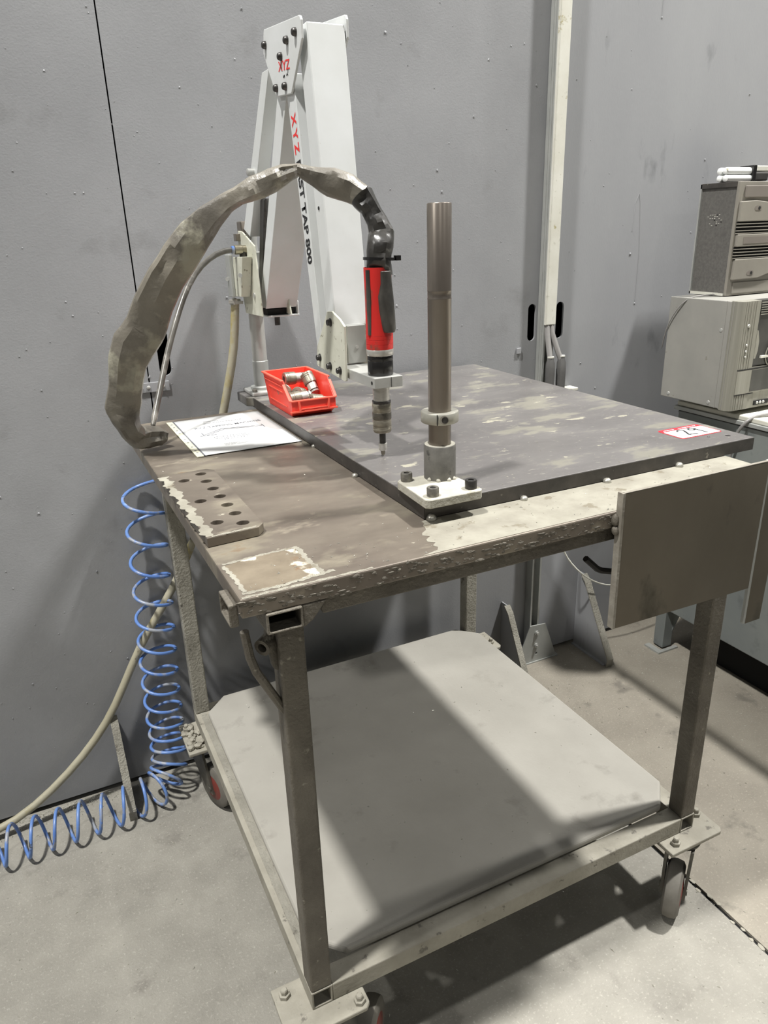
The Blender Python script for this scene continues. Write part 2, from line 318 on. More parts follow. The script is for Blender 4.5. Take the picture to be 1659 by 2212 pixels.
MB().cyl((1.205,0.975,0.893),(1.205,0.975,0.898),0.006,10).build('bolt', m_alu, wf)
hb = thing('hole_strap', 'small grey strap with two rivets on wall left of the yellow hose', 'bracket', (0.086,0.99,1.02))
MB().box((0.050,0.9915,1.012),(0.122,0.9945,1.034)).build('strap', m_wall2, hb, bevel=0.001)
for x in (0.060,0.076,0.108): MB().lathe([(0.0045,0),(0.0035,0.002),(0.001,0.003)], (x,0.9915,1.023), (0,-1,0), 10).build('rivet', m_alu, hb, smooth=True)
h2 = thing('hole_strap', 'tiny grey clip on wall left of the strut below the slot', 'bracket', (1.07,0.99,0.99))
MB().box((1.068,0.990,1.002),(1.082,0.9945,1.018)).build('strap', m_wall2, h2, bevel=0.001)
pp_ = thing('conduit_pipe', 'pale pipe seen through the slot left of the strut', 'pipe', (1.135,1.10,0))
MB().cyl((1.135,1.10,0.0),(1.135,1.10,2.6),0.009,12).build('pipe', m_trunk, pp_, smooth=True)
MB().bar((1.06,1.08,1.00),(1.19,1.08,1.22),0.010,0.010).build('diagonal_stay', m_black, pp_)

# ------------------------------------------------------------------ the bench
H = 0.97
tb = thing('steel_workbench', 'heavy grimy steel welding bench on casters with a dusty lower shelf', 'workbench', (0.43,0.45,0))
TW, TD, TT = 0.853, 0.882, 0.0235
nx = MB(); nx.box((0,0,H-TT),(TW,TD,H)); nx.build('tabletop', m_top, tb, bevel=0.002)
# dust strip lying along the front of the tabletop and melted edge dross
rr_ = random.Random(3); ds = [(TW-0.001,0.003),(TW-0.001,0.104),(0.286,0.104)]
for k in range(14): ds.append((0.280-0.030*math.sin(k/14*PI*0.5)+rr_.uniform(-0.006,0.006)+0.05*k/14*0, 0.100-0.097*k/14))
ds.append((0.225,0.003))
MB().prism(ds[::-1],'z',H,H+0.0004).build('dust_strip', m_dustedge, tb)
e = MB(); N_ = 120
for k in range(N_*3):
    x = TW*0.62*k/(N_*3); e.sphere((x,0.0008,H-TT*random.uniform(0.12,0.95)), random.uniform(0.0012,0.0036), (random.uniform(1.2,2.8),0.5,0.8), 1, 0.25)
e.build('edge_dross', m_leg, tb, smooth=True)['kind'] = 'stuff'
# scraped square weld marks on the front left corner
def ribbon(mb, pts, wd, z, h, jit=0.45, n=26):
    # irregular flat crust laid along a polyline
    rr = random.Random(int(pts[0][0]*1e5)+11)
    for p,q in zip(pts,pts[1:]):
        p=Vector((*p,0)); q=Vector((*q,0)); d=(q-p); t=d.normalized(); nn=Vector((-t.y,t.x,0)); L=[];R_=[]
        f1,f2,g1,g2=[rr.uniform(0,6.28) for _ in range(4)]
        for k in range(n+1):
            c=p+d*(k/n); wob=lambda a,b: 0.5+jit*(0.55*math.sin(k*0.7+a)+0.35*math.sin(k*1.9+b))+rr.uniform(-0.06,0.06)
            L.append(c+nn*wd*wob(f1,f2)); R_.append(c-nn*wd*wob(g1,g2))
        out=[(v.x,v.y) for v in L]+[(v.x,v.y) for v in R_[::-1]]
        for k in range(n):
            mb.poly([(L[k].x,L[k].y,z),(L[k+1].x,L[k+1].y,z),(R_[k+1].x,R_[k+1].y,z),(R_[k].x,R_[k].y,z),(p+d*((k+.5)/n)+Vector((0,0,z+h)))[:]],[(0,1,4),(1,2,4),(2,3,4),(3,0,4)])
sc = MB()
ribbon(sc,[(0.006,0.099),(0.060,0.104),(0.103,0.105)],0.005,H+0.0003,0.0005,0.3)
ribbon(sc,[(0.102,0.103),(0.100,0.060),(0.104,0.018)],0.007,H+0.0003,0.0007,0.3)
ribbon(sc,[(0.006,0.013),(0.050,0.012),(0.118,0.020)],0.006,H+0.0003,0.0005,0.3)
ribbon(sc,[(0.006,0.094),(0.010,0.060),(0.010,0.016)],0.006,H+0.0003,0.0005,0.3)
ribbon(sc,[(0.003,0.004),(0.060,0.004),(0.160,0.004)],0.004,H+0.0001,0.0006)
sc.build('scraped_crust', m_dustedge, tb)
rp = [(0.012,0.016),(0.040,0.013),(0.070,0.017),(0.100,0.018),(0.101,0.050),(0.098,0.101),(0.060,0.104),(0.030,0.099),(0.007,0.094),(0.011,0.050)]
MB().prism(rp,'z',H,H+0.0004).build('rusty_patch', m_rust, tb)
W = 0.0356; LX = (0.0627,0.8545); LY = (0.0878,0.899)
ZS = 0.2155
for y0 in (LY[0],): pass
FR = H-TT
# top frame tubes under the tabletop
MB().rtube((0.0262,-0.0035,0.9205),(0.0685,TD-0.02,FR),'y').build('side_rail', m_leg, tb, bevel=0.002)
MB().rtube((LX[1],0.010,FR-W),(LX[1]+W,TD+0.05,FR),'y').build('side_rail', m_leg, tb, bevel=0.002)
MB().rtube((-0.0110,0.012,0.9320),(-0.0006,0.055,0.9600),'x').build('stub_tube', m_leg, tb, bevel=0.002)
MB().box((LX[0]+W,0.014,FR-0.026),(LX[1],0.014+W,FR)).build('front_rail', m_leg, tb, bevel=0.002)
MB().box((LX[0]+W,0.84,FR-W),(LX[1],0.84+W,FR)).build('back_rail', m_leg, tb, bevel=0.002)
MB().prism([(0.0685,FR),(0.100,FR),(0.082,FR-0.022),(0.0690,FR-0.030)],'y',0.000,0.010).build('weld_lug', m_leg, tb, bevel=0.002)
for i,lx in enumerate(LX):
    for j,ly in enumerate(LY):
        m = m_legdust if (j==1) else m_leg
        MB().box((lx,ly,ZS),(lx+W,ly+W,FR)).build('leg', m, tb, bevel=0.0035, seg=3)
# bottom frame
FB = ZS-0.036
MB().box((LX[0]+W,LY[0]-0.0008,FB),(LX[1],LY[0]+W,ZS)).build('bottom_rail', m_shelfrim, tb, bevel=0.002)
MB().box((LX[0]+W,LY[1],FB),(LX[1],LY[1]+W,ZS)).build('bottom_rail', m_shelfrim, tb, bevel=0.002)
MB().rtube((LX[0],LY[0]-0.001,FB),(LX[0]+W,LY[1]+W,ZS),'y',0.0035).build('bottom_rail', m_shelfrim, tb, bevel=0.001)
MB().rtube((LX[1],LY[0]-0.001,FB),(LX[1]+W,LY[1]+W,ZS),'y',0.0035).build('bottom_rail', m_shelfrim, tb, bevel=0.001)
# shelf sheet with clipped corners
SZ = 0.232
sx0,sx1,sy0,sy1 = 0.088,0.884,0.122,0.926
cc = 0.052
MB().prism([(sx0+cc,sy0),(sx1-cc,sy0),(sx1,sy0+cc),(sx1,sy1-cc),(sx1-cc,sy1),(sx0+cc,sy1),(sx0,sy1-cc),(sx0,sy0+cc)],'z',SZ-0.017,SZ).build('shelf', m_shelf, tb, bevel=0.006, seg=3)
MB().box((LX[0]+W*0.3,LY[0]+W,ZS),(LX[0]+W*0.7,LY[1],ZS+0.0008)).build('dust_line', m_legdust, tb)
# front sheet panel and the long strip next to it
pn = plate_holes('front_panel', [(0.5270,0.7945),(0.8010,0.7905),(0.8035,0.9985),(0.5245,1.0000)], [], 'y', -0.0135, -0.0085, m_panel, tb)
MB().prism([(0.5228,0.7945),(0.5272,0.7945),(0.5247,1.0002),(0.5205,1.0002)],'y',-0.0138,-0.0030).build('panel_edge', m_brightedge, tb)
MB().box((0.524,-0.0135,0.9995),(0.8035,-0.0085,1.0006)).build('panel_top_edge', m_brightedge, tb)
MB().box((0.5245,-0.0086,H-TT),(0.853,0.0005,H-0.001)).build('panel_spacer', m_leg, tb)
MB().prism([(0.8110,0.722),(0.8460,0.722),(0.8520,1.0),(0.8110,1.0)],'y',-0.010,-0.006).build('strip_panel', m_panel, tb)
MB().prism([(0.8065,0.7235),(0.8112,0.722),(0.8112,1.0),(0.8050,1.0)],'y',-0.0102,-0.0050).build('strip_edge', m_galv, tb)
w_ = MB().sphere((0.5190,-0.004,0.960),0.006,(0.8,1,1.6),2,0.1); w_.sphere((0.519,-0.006,0.945),0.0055,(0.8,1,1.3),2,0.1); w_.build('weld_bead', m_leg, tb, smooth=True)
# bent rods welded to front legs and tabletop underside
MB().tube([(0.5843,0.12,0.838),(0.6100,0.12,0.8140),(0.6200,0.12,0.8085),(0.6800,0.12,0.790)],0.0052,8).build('bent_rod', m_hole, tb, smooth=True)
MB().tube([(0.0235,0.100,0.874),(0.0275,0.100,0.835),(0.0335,0.100,0.812),(0.0660,0.100,0.742)],0.0058,8).build('bent_rod', m_leg, tb, smooth=True)
rg = MB().lathe([(0.0065,-0.012),(0.0115,-0.012),(0.0115,0.016),(0.0065,0.016),(0.0065,-0.012)], (0.052,0.103,0.8480), (0.75,0.62,0.1), 16, cap=False)
rg.build('welded_nut', m_leg, tb, smooth=True)
MB().prism([(0.050,0.862),(0.064,0.885),(0.066,0.800),(0.056,0.810)],'y',0.100,0.112).build('weld_lug', m_leg, tb, bevel=0.003)
# casters
def caster(px0,px1,py0,py1,wx,wy,ax,bolts,label):
    cp = MB().prism([(px0,py0),(px1-0.008,py0),(px1,py0+0.008),(px1,py1),(px0,py1)],'z',FB-0.009,FB).build('caster', m_shelfrim, tb, bevel=0.002); cp['label'] = label
    a = Vector((math.cos(ax),math.sin(ax),0)); c0 = Vector((wx,wy,0.058)); b_ = a.cross(Vector((0,0,1)))
    MB().lathe([(0.016,-0.016),(0.048,-0.017),(0.056,-0.012),(0.058,0),(0.056,0.012),(0.048,0.017),(0.016,0.016)], c0, a, 36).build('wheel', m_rubber, cp, smooth=True)
    MB().lathe([(0.006,-0.019),(0.030,-0.0175),(0.034,-0.0165),(0.034,0.0165),(0.030,0.0175),(0.006,0.019)], c0, a, 28).build('hub', m_hub, cp, smooth=True)
    MB().cyl(c0-a*0.027,c0+a*0.027,0.007,10).build('axle', m_fork, cp, smooth=True)
    top = Vector(((px0+px1)/2,(py0+py1)/2,FB-0.012))
    for s in (-1,1):
        o = c0+a*(0.0215*s); tp = Vector((top.x,top.y,0))+a*(0.024*s)
        f = MB(); P = [o+b_*0.012-Vector((0,0,0.012)), o-b_*0.012-Vector((0,0,0.012)), Vector((tp.x,tp.y,FB-0.022))-b_*0.034, Vector((tp.x,tp.y,FB-0.022))+b_*0.034]
        f.poly([p-a*0.003 for p in P]+[p+a*0.003 for p in P], [(0,1,2,3),(7,6,5,4)]+[(i,(i+1)%4,4+(i+1)%4,4+i) for i in range(4)]); f.build('fork', m_fork, cp)
    MB().lathe([(0.034,0),(0.036,0.006),(0.030,0.012),(0.030,0.014)], (top.x,top.y,FB-0.024), (0,0,1), 24).build('swivel', m_fork, cp, smooth=True)
    for (bx,by) in bolts:
        MB().lathe([(0.0095,0),(0.0095,0.007),(0.006,0.0075),(0.006,0.014),(0.0045,0.016)], (bx,by,FB), (0,0,1), 6).build('nut', m_shelfrim, cp)
caster(0.800,0.940,0.052,0.130,0.838,0.070,-0.95,[(0.826,0.070),(0.922,0.108)],'dusty caster at the front right leg')
caster(0.012,0.150,0.052,0.150,0.158,0.092,-0.7,[(0.030,0.130),(0.135,0.066)],'caster with red hub at the front left leg')
caster(0.020,0.110,0.800,0.925,0.080,0.815,0.35,[(0.035,0.835),(0.035,0.900)],'dust-caked caster by the coil hose')
caster(0.845,0.950,0.850,0.945,0.895,0.880,0.3,[(0.930,0.880)],'caster at the back right leg')
lump = MB()
for k in range(26): lump.sphere((random.uniform(0.022,0.060),random.uniform(0.815,0.915),FB+random.uniform(0,0.008)), random.uniform(0.004,0.010), (1,1,0.8), 1, 0.3)
tag(lump.build('caked_dust', m_shelfrim, tb), None, None, kind='stuff')

# ------------------------------------------------------------------ thick steel plate on the bench
PZ = H+0.0229
px0,px1,py0,py1 = 0.2842,0.9165,0.1042,0.972
pl = thing('surface_plate', 'thick dark ground steel plate welded onto the bench top', 'steel plate', (0.6,0.54,H))
plate_holes('plate', [(px0,py0),(px1,py0),(px1,py1),(px0,py1)], [ring(0.889,0.134,0.0045,12),ring(0.856,0.145,0.0028,10)], 'z', H+0.0015, PZ, m_plate, pl, 0.0015)
for a,b in (((px0-0.0006,py0,H+0.0016),(px0,py1,PZ-0.0012)),((px0,py0-0.0006,H+0.0016),(px1,py0,PZ-0.0012))):
    MB().box(a,b).build('side_face', m_edge, pl)
for (x,y,r) in ((0.284,0.5195,0.005),(0.2787,0.3229,0.0055),(0.4444,0.1004,0.006),(0.5965,0.0999,0.0065),(0.7456,0.1009,0.0065),(0.2933,0.1016,0.0075)):
    MB().sphere((x,y,H+0.001), r, (1,1,1.0), 2, 0.06).build('weld_bead', m_weld, pl, smooth=True)
# mounting ledge for the machine's column at the rear left corner
ML = MB().prism([(0.270,0.905),(0.300,0.880),(0.372,0.905),(0.372,0.978),(0.270,0.978)],'z',PZ-0.020,PZ+0.001)
ML.build('mounting_ledge', m_plate, pl, bevel=0.002)

# ------------------------------------------------------------------ upright post on the plate
ps = thing('upright_post', 'tall brown steel post bolted to the front corner of the plate', 'post', (0.3403,0.163,PZ))
bz = PZ+0.0005
MB().prism([(0.2755,0.0865),(0.281,0.0815),(0.3590,0.0815),(0.3640,0.0875),(0.3600,0.1770),(0.2850,0.1790),(0.2795,0.1740)],'z',bz,bz+0.0125).build('base_plate', m_dust, ps, bevel=0.0012)
cx_,cy_ = 0.3403,0.160
MB().lathe([(0.0158,bz+0.0125),(0.0225,bz+0.0125),(0.0225,1.0535),(0.0215,1.0550),(0.0158,1.0550)], (cx_,cy_,0), (0,0,1), 40, cap=False).build('socket', m_socket, ps, smooth=True)
MB().lathe([(0.0215,1.0551),(0.0160,1.0553)], (cx_,cy_,0), (0,0,1), 40, cap=False).build('socket_rim', m_dust, ps)
MB().lathe([(0.0157,1.0),(0.0157,1.2500),(0.01585,1.2505),(0.01585,1.2515),(0.01562,1.2520),(0.01562,1.2600),(0.01585,1.2605),(0.01585,1.2613),(0.0157,1.2618),(0.0157,1.3650),(0.0148,1.3662),(0.001,1.3662)], (cx_,cy_,0), (0,0,1), 40).build('shaft', m_post, ps, smooth=True, ang=50)
MB().lathe([(0.0160,1.0870),(0.0252,1.0870),(0.0262,1.0882),(0.0262,1.1010),(0.0252,1.1022),(0.0160,1.1022)], (cx_,cy_,0), (0,0,1), 40, cap=False).build('clamp_collar', m_collar, ps, smooth=True)
d_ = Vector((-0.36,-0.93,0)).normalized(); q_ = Vector((cx_,cy_,1.0945))+d_*0.0235
sid = Vector((0.93,-0.36,0)).normalized()
MB().lathe([(0.0062,0),(0.0062,0.0028)], q_+sid*0.002, d_, 18).build('screw_pocket', m_brightedge, ps, smooth=True)
MB().lathe([(0.0045,0),(0.0045,0.0032)], q_+sid*0.003, d_, 16).build('clamp_screw', m_darkbolt, ps, smooth=True)
MB().box((cx_-0.0165,cy_-0.0222,1.0875),(cx_-0.0158,cy_-0.0205,1.1020)).build('collar_split', m_hole, ps)
for (x,y,m) in ((0.2915,0.1690,m_bolt),(0.2925,0.0960,m_bolt),(0.3520,0.0965,m_darkbolt),(0.3500,0.1680,m_bolt)):
    b = MB().lathe([(0.0040,0.0100),(0.0040,0.0118),(0.0075,0.0122),(0.0082,0.0110),(0.0082,0.0),(0.001,0)], (x,y,bz+0.0125), (0,0,1), 24, cap=False).build('socket_bolt', m, ps, smooth=True)
    MB().lathe([(0.0041,0.0098),(0.0041,0.0103)], (x,y,bz+0.0125), (0,0,1), 6).build('hex_recess', m_hole, b)
for a in (200,235,275,300): 
    A_ = math.radians(a); MB().sphere((cx_+0.0225*math.cos(A_),cy_+0.0225*math.sin(A_),bz+0.0135),0.0032,(1,1,1.1),2,0.08).build('weld_bead', m_dust, ps, smooth=True)

# ------------------------------------------------------------------ tapping machine
tm = thing('tapping_machine', 'white folding arm tapping machine standing at the back of the bench', 'tapping machine', (0.318,0.94,PZ))
CX,CY = 0.320,0.938
MB().box((0.284,0.896,PZ+0.001),(0.362,0.974,PZ+0.010)).build('foot_flange', m_alu, tm, bevel=0.003)
MB().lathe([(0.0265,PZ+0.010),(0.0265,PZ+0.016),(0.0175,PZ+0.018),(0.0178,1.066),(0.0150,1.068)], (CX,CY,0), (0,0,1), 30).build('column_sleeve', m_galv, tm, smooth=True)
MB().lathe([(0.0163,1.06),(0.0163,1.34)], (CX,CY,0), (0,0,1), 30).build('column', m_alu, tm, smooth=True)
MB().box((0.300,0.925,1.335),(0.331,0.955,1.361)).build('column_head', m_post, tm, bevel=0.002)
MB().box((0.288,0.925,1.322),(0.302,0.945,1.337)).build('head_clip', m_post, tm, bevel=0.001)
for (x,y) in ((0.292,0.904),(0.354,0.904)): MB().lathe([(0.006,0),(0.006,0.006),(0.004,0.007)], (x,y,PZ+0.010), (0,0,1), 12).build('flange_bolt', m_bolt, tm, smooth=True)
rear = [(0.9414,1.3421),(0.9133,1.3409),(0.8306,1.3126),(0.8165,1.175),(0.9361,1.1728),(0.9617,1.246)]
MB().prism(rear,'x',0.2975,0.3010).build('side_plate', m_whitesp, tm, bevel=0.0008)
MB().prism([(0.90,1.2115),(0.83,1.2100),(0.8165,1.175),(0.90,1.176)],'x',0.360,0.3635).build('side_plate', m_whitesp, tm, bevel=0.0008)
MB().prism([(0.940,1.18),(0.935,1.30),(0.905,1.30),(0.905,1.18)],'x',0.3010,0.345).build('swivel_block', m_galv, tm, bevel=0.002)
def armbar(bt, ft, bb, fb, x0, x1, mat, name, **k):
    # bar in the arm plane given by back/front (y,z) at top and bottom
    return MB().prism([bt,ft,fb,bb],'x',x0,x1).build(name, mat, tm, **k)
def ext(a,b,z): t=(z-a[1])/(b[1]-a[1]); return (a[0]+(b[0]-a[0])*t, z)
# rear parallelogram: thin rear rod bar and wide channel
A1b=((0.7295,1.589),(0.8586,1.4267)); A1f=((0.694,1.583),(0.8125,1.424))
o = armbar(ext(*A1b,1.600),ext(*A1f,1.600),ext(*A1b,1.345),ext(*A1f,1.330),0.306,0.330,m_white,'rear_link',bevel=0.001)
A2b=((0.6852,1.5284),(0.8809,1.1868)); A2f=((0.6392,1.5226),(0.8381,1.1881))
armbar(ext(*A2b,1.575),ext(*A2f,1.575),(0.8809,1.190),(0.8381,1.188),0.3135,0.382,m_white,'rear_arm',bevel=0.0012)
armbar((0.880,1.186),(0.842,1.186),(0.884,1.174),(0.845,1.174),0.318,0.378,m_hole,'arm_end_dark_gap')  # dark block standing in for the shaded gap below the arm end
MB().box((0.316,0.835,1.170),(0.386,0.884,1.1735)).box((0.3825,0.836,1.170),(0.386,0.884,1.20)).build('end_lip', m_white, tm, bevel=0.001)
MB().lathe([(0.006,0),(0.006,0.02)],(0.345,0.865,1.150),(0,0,1),10).build('stop_pin', m_darkbolt, tm, smooth=True)
armbar((0.832,1.40),(0.800,1.40),(0.905,1.20),(0.875,1.20),0.318,0.352,m_darkbolt,'gas_spring',bevel=0.004)
# front parallelogram: narrow link with lettering and the wide beam
LKb=((0.608,1.546),(0.5395,1.151)); LKf=((0.568,1.54),(0.512,1.15))
lk = armbar(ext(*LKb,1.575),ext(*LKf,1.575),ext(*LKb,1.140),ext(*LKf,1.135),0.3095,0.345,m_white,'front_link',bevel=0.001)
BMf=((0.5150,1.634),(0.4608,1.189)); BMb=((0.551,1.634),(0.500,1.189))
bm_ = armbar((0.556,1.632),(0.5150,1.634),(0.500,1.187),(0.4605,1.187),0.3150,0.3775,m_white,'front_beam',bevel=0.0015)
MB().lathe([(0.0028,0),(0.0028,0.001)],(0.3148,0.506,1.372),(-1,0,0),10).build('grub_hole', m_hole, bm_)
MB().lathe([(0.007,0),(0.007,0.012),(0.0055,0.013)],(0.306,0.820,1.4475),(-1,0,0),14).build('link_pin', m_alu, tm, smooth=True)
# hinge plates at the top
hp = [(0.690,1.6585),(0.6942,1.6500),(0.701,1.6239),(0.6491,1.5517),(0.5754,1.5457),(0.570,1.550),(0.5132,1.6101),(0.5125,1.6350),(0.516,1.6410),(0.522,1.6425)]
hpl = MB().prism(hp,'x',0.3050,0.3090).build('hinge_plate', m_whitesp if False else m_white, tm, bevel=0.0012)
MB().prism([(p[0],p[1]+0.006) for p in hp],'x',0.3800,0.3840).build('hinge_plate', m_white, tm, bevel=0.0012)
for (y,z) in ((0.6862,1.6347),(0.5768,1.6206),(0.537,1.6236),(0.6105,1.6042),(0.6422,1.5637),(0.5976,1.5597)):
    MB().lathe([(0.0062,0),(0.0062,0.0015),(0.0052,0.0055),(0.0035,0.0068),(0.001,0.0070)],(0.3050,y,z),(-1,0,0),16).build('hinge_bolt', m_darkbolt, tm, smooth=True)
text('plate_lettering','XYZ',m_redtext,tm,(0.3048,0.6280,1.5855),(0,-1,-0.09),(0,-0.09,1),0.0560,0.0140,0.012,label='red printed letters')
MB().bar((0.3047,0.606,1.5735),(0.3047,0.599,1.5762),0.0008,0.0012,(1,0,0)).bar((0.3047,0.606,1.5762),(0.3047,0.599,1.5735),0.0008,0.0012,(1,0,0)).bar((0.3047,0.590,1.5740),(0.3047,0.585,1.5765),0.0008,0.0012,(1,0,0)).bar((0.3047,0.586,1.5765),(0.3047,0.583,1.5735),0.0008,0.0012,(1,0,0)).bar((0.3047,0.583,1.5765),(0.3047,0.581,1.5820),0.0008,0.0008,(1,0,0)).build('scribbled_marks', m_blacktext, tm)
# lettering down the link
ctr = lambda z: ((ext(*LKb,z)[0]+ext(*LKf,z)[0])/2)
def linktext(body,z0,z1,mat):
    xd = Vector((0,ctr(z1)-ctr(z0),z1-z0)).normalized(); yd = Vector((0,xd.z,-xd.y))   # up of the letters points to the front of the link
    hgt = 0.0215; o0 = Vector((0.3094,ctr(z0),z0)) - yd*hgt/2
    text('link_lettering', body, mat, tm, o0, xd, yd, z0-z1, hgt, 0.03)
linktext('X Y Z',1.519,1.457,m_redtext)
linktext('FAST TAP 800',1.4475,1.283,m_blacktext)
# tool bracket at the lower end
fbp = [(0.4716,1.2125),(0.4512,1.2141),(0.4200,1.2045),(0.4012,1.1946),(0.4040,1.1071),(0.410,1.1055),(0.530,1.1137),(0.5340,1.118),(0.5272,1.1485),(0.492,1.1876)]
MB().prism(fbp,'x',0.3050,0.3088).build('tool_side_plate', m_whitesp, tm, bevel=0.001)
MB().prism([(p[0]+0.012,p[1]) for p in fbp],'x',0.3790,0.3828).build('tool_side_plate', m_whitesp, tm, bevel=0.001)
for (y,z) in ((0.458,1.1958),(0.5153,1.1307),(0.4685,1.1224),(0.426,1.121)):
    MB().lathe([(0.0068,0),(0.0068,0.001),(0.0050,0.0012),(0.0050,0.0055),(0.0045,0.0065)],(0.3050,y,z),(-1,0,0),16).build('cap_bolt', m_darkbolt, tm, smooth=True)
MB().box((0.3265,0.440,1.128),(0.3600,0.480,1.190)).build('bracket_block', m_galv, tm, bevel=0.001)
MB().lathe([(0.003,0),(0.003,0.001)],(0.343,0.4398,1.155),(0,-1,0),10).build('block_screw', m_alu, tm)
TX,TY = 0.3353,0.335
cl = MB().box((0.3120,0.3080,1.1090),(0.3605,0.455,1.1255)).build('tool_clamp_bar', m_alu, tm, bevel=0.001)
MB().box((0.3400,0.3075,1.1095),(0.3406,0.3095,1.1250)).build('clamp_split', m_hole, cl)
MB().lathe([(0.0028,0),(0.0028,0.0006)],(0.3120,0.3180,1.1170),(-1,0,0),10).build('clamp_hole', m_hole, cl)
def L_(name, prof, mat, seg=36, par=tm, **k): return MB().lathe(prof,(TX,TY,0),(0,0,1),seg).build(name,mat,par,smooth=True,**k)
L_('spindle_nose',[(0.0132,1.0835),(0.0132,1.110)],m_chrome)
L_('black_housing',[(0.0192,1.1256),(0.0200,1.1270),(0.0200,1.1475),(0.0197,1.1480),(0.0200,1.1485),(0.0200,1.1545),(0.0190,1.1560)],m_blackp)
L_('silver_ring',[(0.0206,1.1560),(0.0210,1.1566),(0.0210,1.1650),(0.0206,1.1656)],m_chrome)
L_('grip',[(0.0208,1.1656),(0.0210,1.1730),(0.0206,1.1733),(0.0210,1.1736),(0.0210,1.1800),(0.0206,1.1803),(0.0210,1.1806),(0.0210,1.1860),(0.0206,1.1863),(0.0210,1.1866),(0.0206,1.20),(0.0203,1.24),(0.0208,1.27),(0.0210,1.2850)],m_red)
L_('grip_liner',[(0.0196,1.19),(0.0196,1.2850)],m_blackp,par=tm)
b=MB(); 
for i in range(13):
    pass
MB().tube([(TX-0.0185,TY-0.0065,1.188),(TX-0.0182,TY-0.0068,1.235),(TX-0.0186,TY-0.007,1.282)],[0.0035,0.0045,0.0042],8).build('grip_inlay', m_lever, tm, smooth=True)
# throttle lever: a curved paddle standing in front of the grip
lv = MB(); segs=[(1.280,0.0085,0.0000,0.0035),(1.262,0.0090,0.0005,0.0045),(1.244,0.0118,-0.0005,0.0065),(1.225,0.0120,0.0005,0.0080),(1.208,0.0112,0.0020,0.0090),(1.196,0.0104,0.0030,0.0090),(1.1915,0.0085,0.0030,0.0080)]
rows=[]; dirv=Vector((0.10,-0.995,0)).normalized(); sdv=Vector((0.995,0.10,0))
for (z,hw,dx,th) in segs:
    base=Vector((TX+0.0015,TY,z))+dirv*0.0195+sdv*dx
    rows.append([lv.b.verts.new(base+sdv*(hw*math.cos(a))+dirv*(th*math.sin(a)+0.002)) for a in [PI*k/8 for k in range(9)]]+[lv.b.verts.new(base-sdv*hw-dirv*0.003),lv.b.verts.new(base+sdv*hw-dirv*0.003)])
n=11
for a,b_ in zip(rows,rows[1:]):
    for k in range(n): lv.b.faces.new((a[k],a[(k+1)%n],b_[(k+1)%n],b_[k]))
lv.b.faces.new(rows[0][::-1]); lv.b.faces.new(rows[-1])
lv.build('throttle_lever', m_lever, tm, smooth=True, bevel=0.0008, ang=60)
L_('chuck_neck',[(0.0132,1.0800),(0.0148,1.0805),(0.0150,1.0840),(0.0140,1.0850)],m_darkbolt)
L_('chuck',[(0.0135,1.0335),(0.0148,1.0360),(0.0150,1.0400),(0.0147,1.0404),(0.0150,1.0410),(0.0150,1.0425),(0.0147,1.0430),(0.0150,1.0435),(0.0150,1.0535),(0.0146,1.0540),(0.0146,1.0548),(0.0150,1.0553),(0.0150,1.0662),(0.0147,1.0668),(0.0150,1.0674),(0.0152,1.0795),(0.0140,1.0810)],m_chuck)
L_('knurled_sleeve',[(0.01515,1.0556),(0.0153,1.0560),(0.0153,1.0655),(0.01515,1.0660)],m_chuckdark)
L_('tap_shank',[(0.0052,1.012),(0.0052,1.034)],m_darkbolt)
L_('tap_holder',[(0.0060,1.0030),(0.0072,1.0050),(0.0066,1.0090),(0.0070,1.0110),(0.0070,1.0145),(0.0050,1.0150)],m_chrome)
L_('tap',[(0.0020,PZ+0.0015),(0.0034,0.9970),(0.0040,1.0035)],m_chuck,seg=12)
# regulator on the rear plate
rgb_ = MB().prism([(0.921,1.2908),(0.849,1.2922),(0.885,1.2114),(0.950,1.2095)],'x',0.276,0.2965).build('regulator_block', m_whitesp, tm, bevel=0.001)
MB().box((0.268,0.925,1.208),(0.276,0.958,1.296)).build('regulator_back', m_galv, tm, bevel=0.002)
for p in ((0.2755,0.8700,1.2560),(0.267,0.945,1.2460)): MB().lathe([(0.0045,0),(0.0045,0.004)],p,(-0.6,-0.8,0),12).build('regulator_screw', m_alu, tm, smooth=True)
MB().lathe([(0.0055,0),(0.0055,0.002)],(0.2974,0.857,1.215),(-1,0,0),14).build('hinge_bolt', m_alu, tm, smooth=True)
MB().lathe([(0.0085,-0.012),(0.0085,0.0),(0.0095,0.001),(0.0095,0.016),(0.0080,0.017)],(0.2900,0.893,1.3058),(-1,0,0),18).build('elbow_fitting', m_brass, tm, smooth=True)
MB().lathe([(0.0075,0.0),(0.0075,0.022)],(0.2905,0.893,1.288),(0,0,1),14).build('fitting_nut', m_darkbolt, tm, smooth=True)

# air tube from the fitting to the wrapped bundle
at = thing('air_tube', 'thin smoky black air tube curving down from the regulator fitting', 'air hose', (0.2750,0.893,1.3055))
MB().tube([(0.2745,0.893,1.3056),(0.2486,0.89,1.3055),(0.2115,0.87,1.2921),(0.1736,0.84,1.2664),(0.1404,0.81,1.2261),(0.1122,0.78,1.1782),(0.0879,0.76,1.1301),(0.0658,0.73,1.0841),(0.0442,0.7,1.0393),(0.0267,0.672,1.005)],0.0062,10).build('tube', m_tubeg, at, smooth=True, sub=1)
MB().lathe([(0.0078,0),(0.0078,0.005)],(0.2725,0.893,1.3056),(-1,0,0),14).build('collar', m_blue, at, smooth=True)

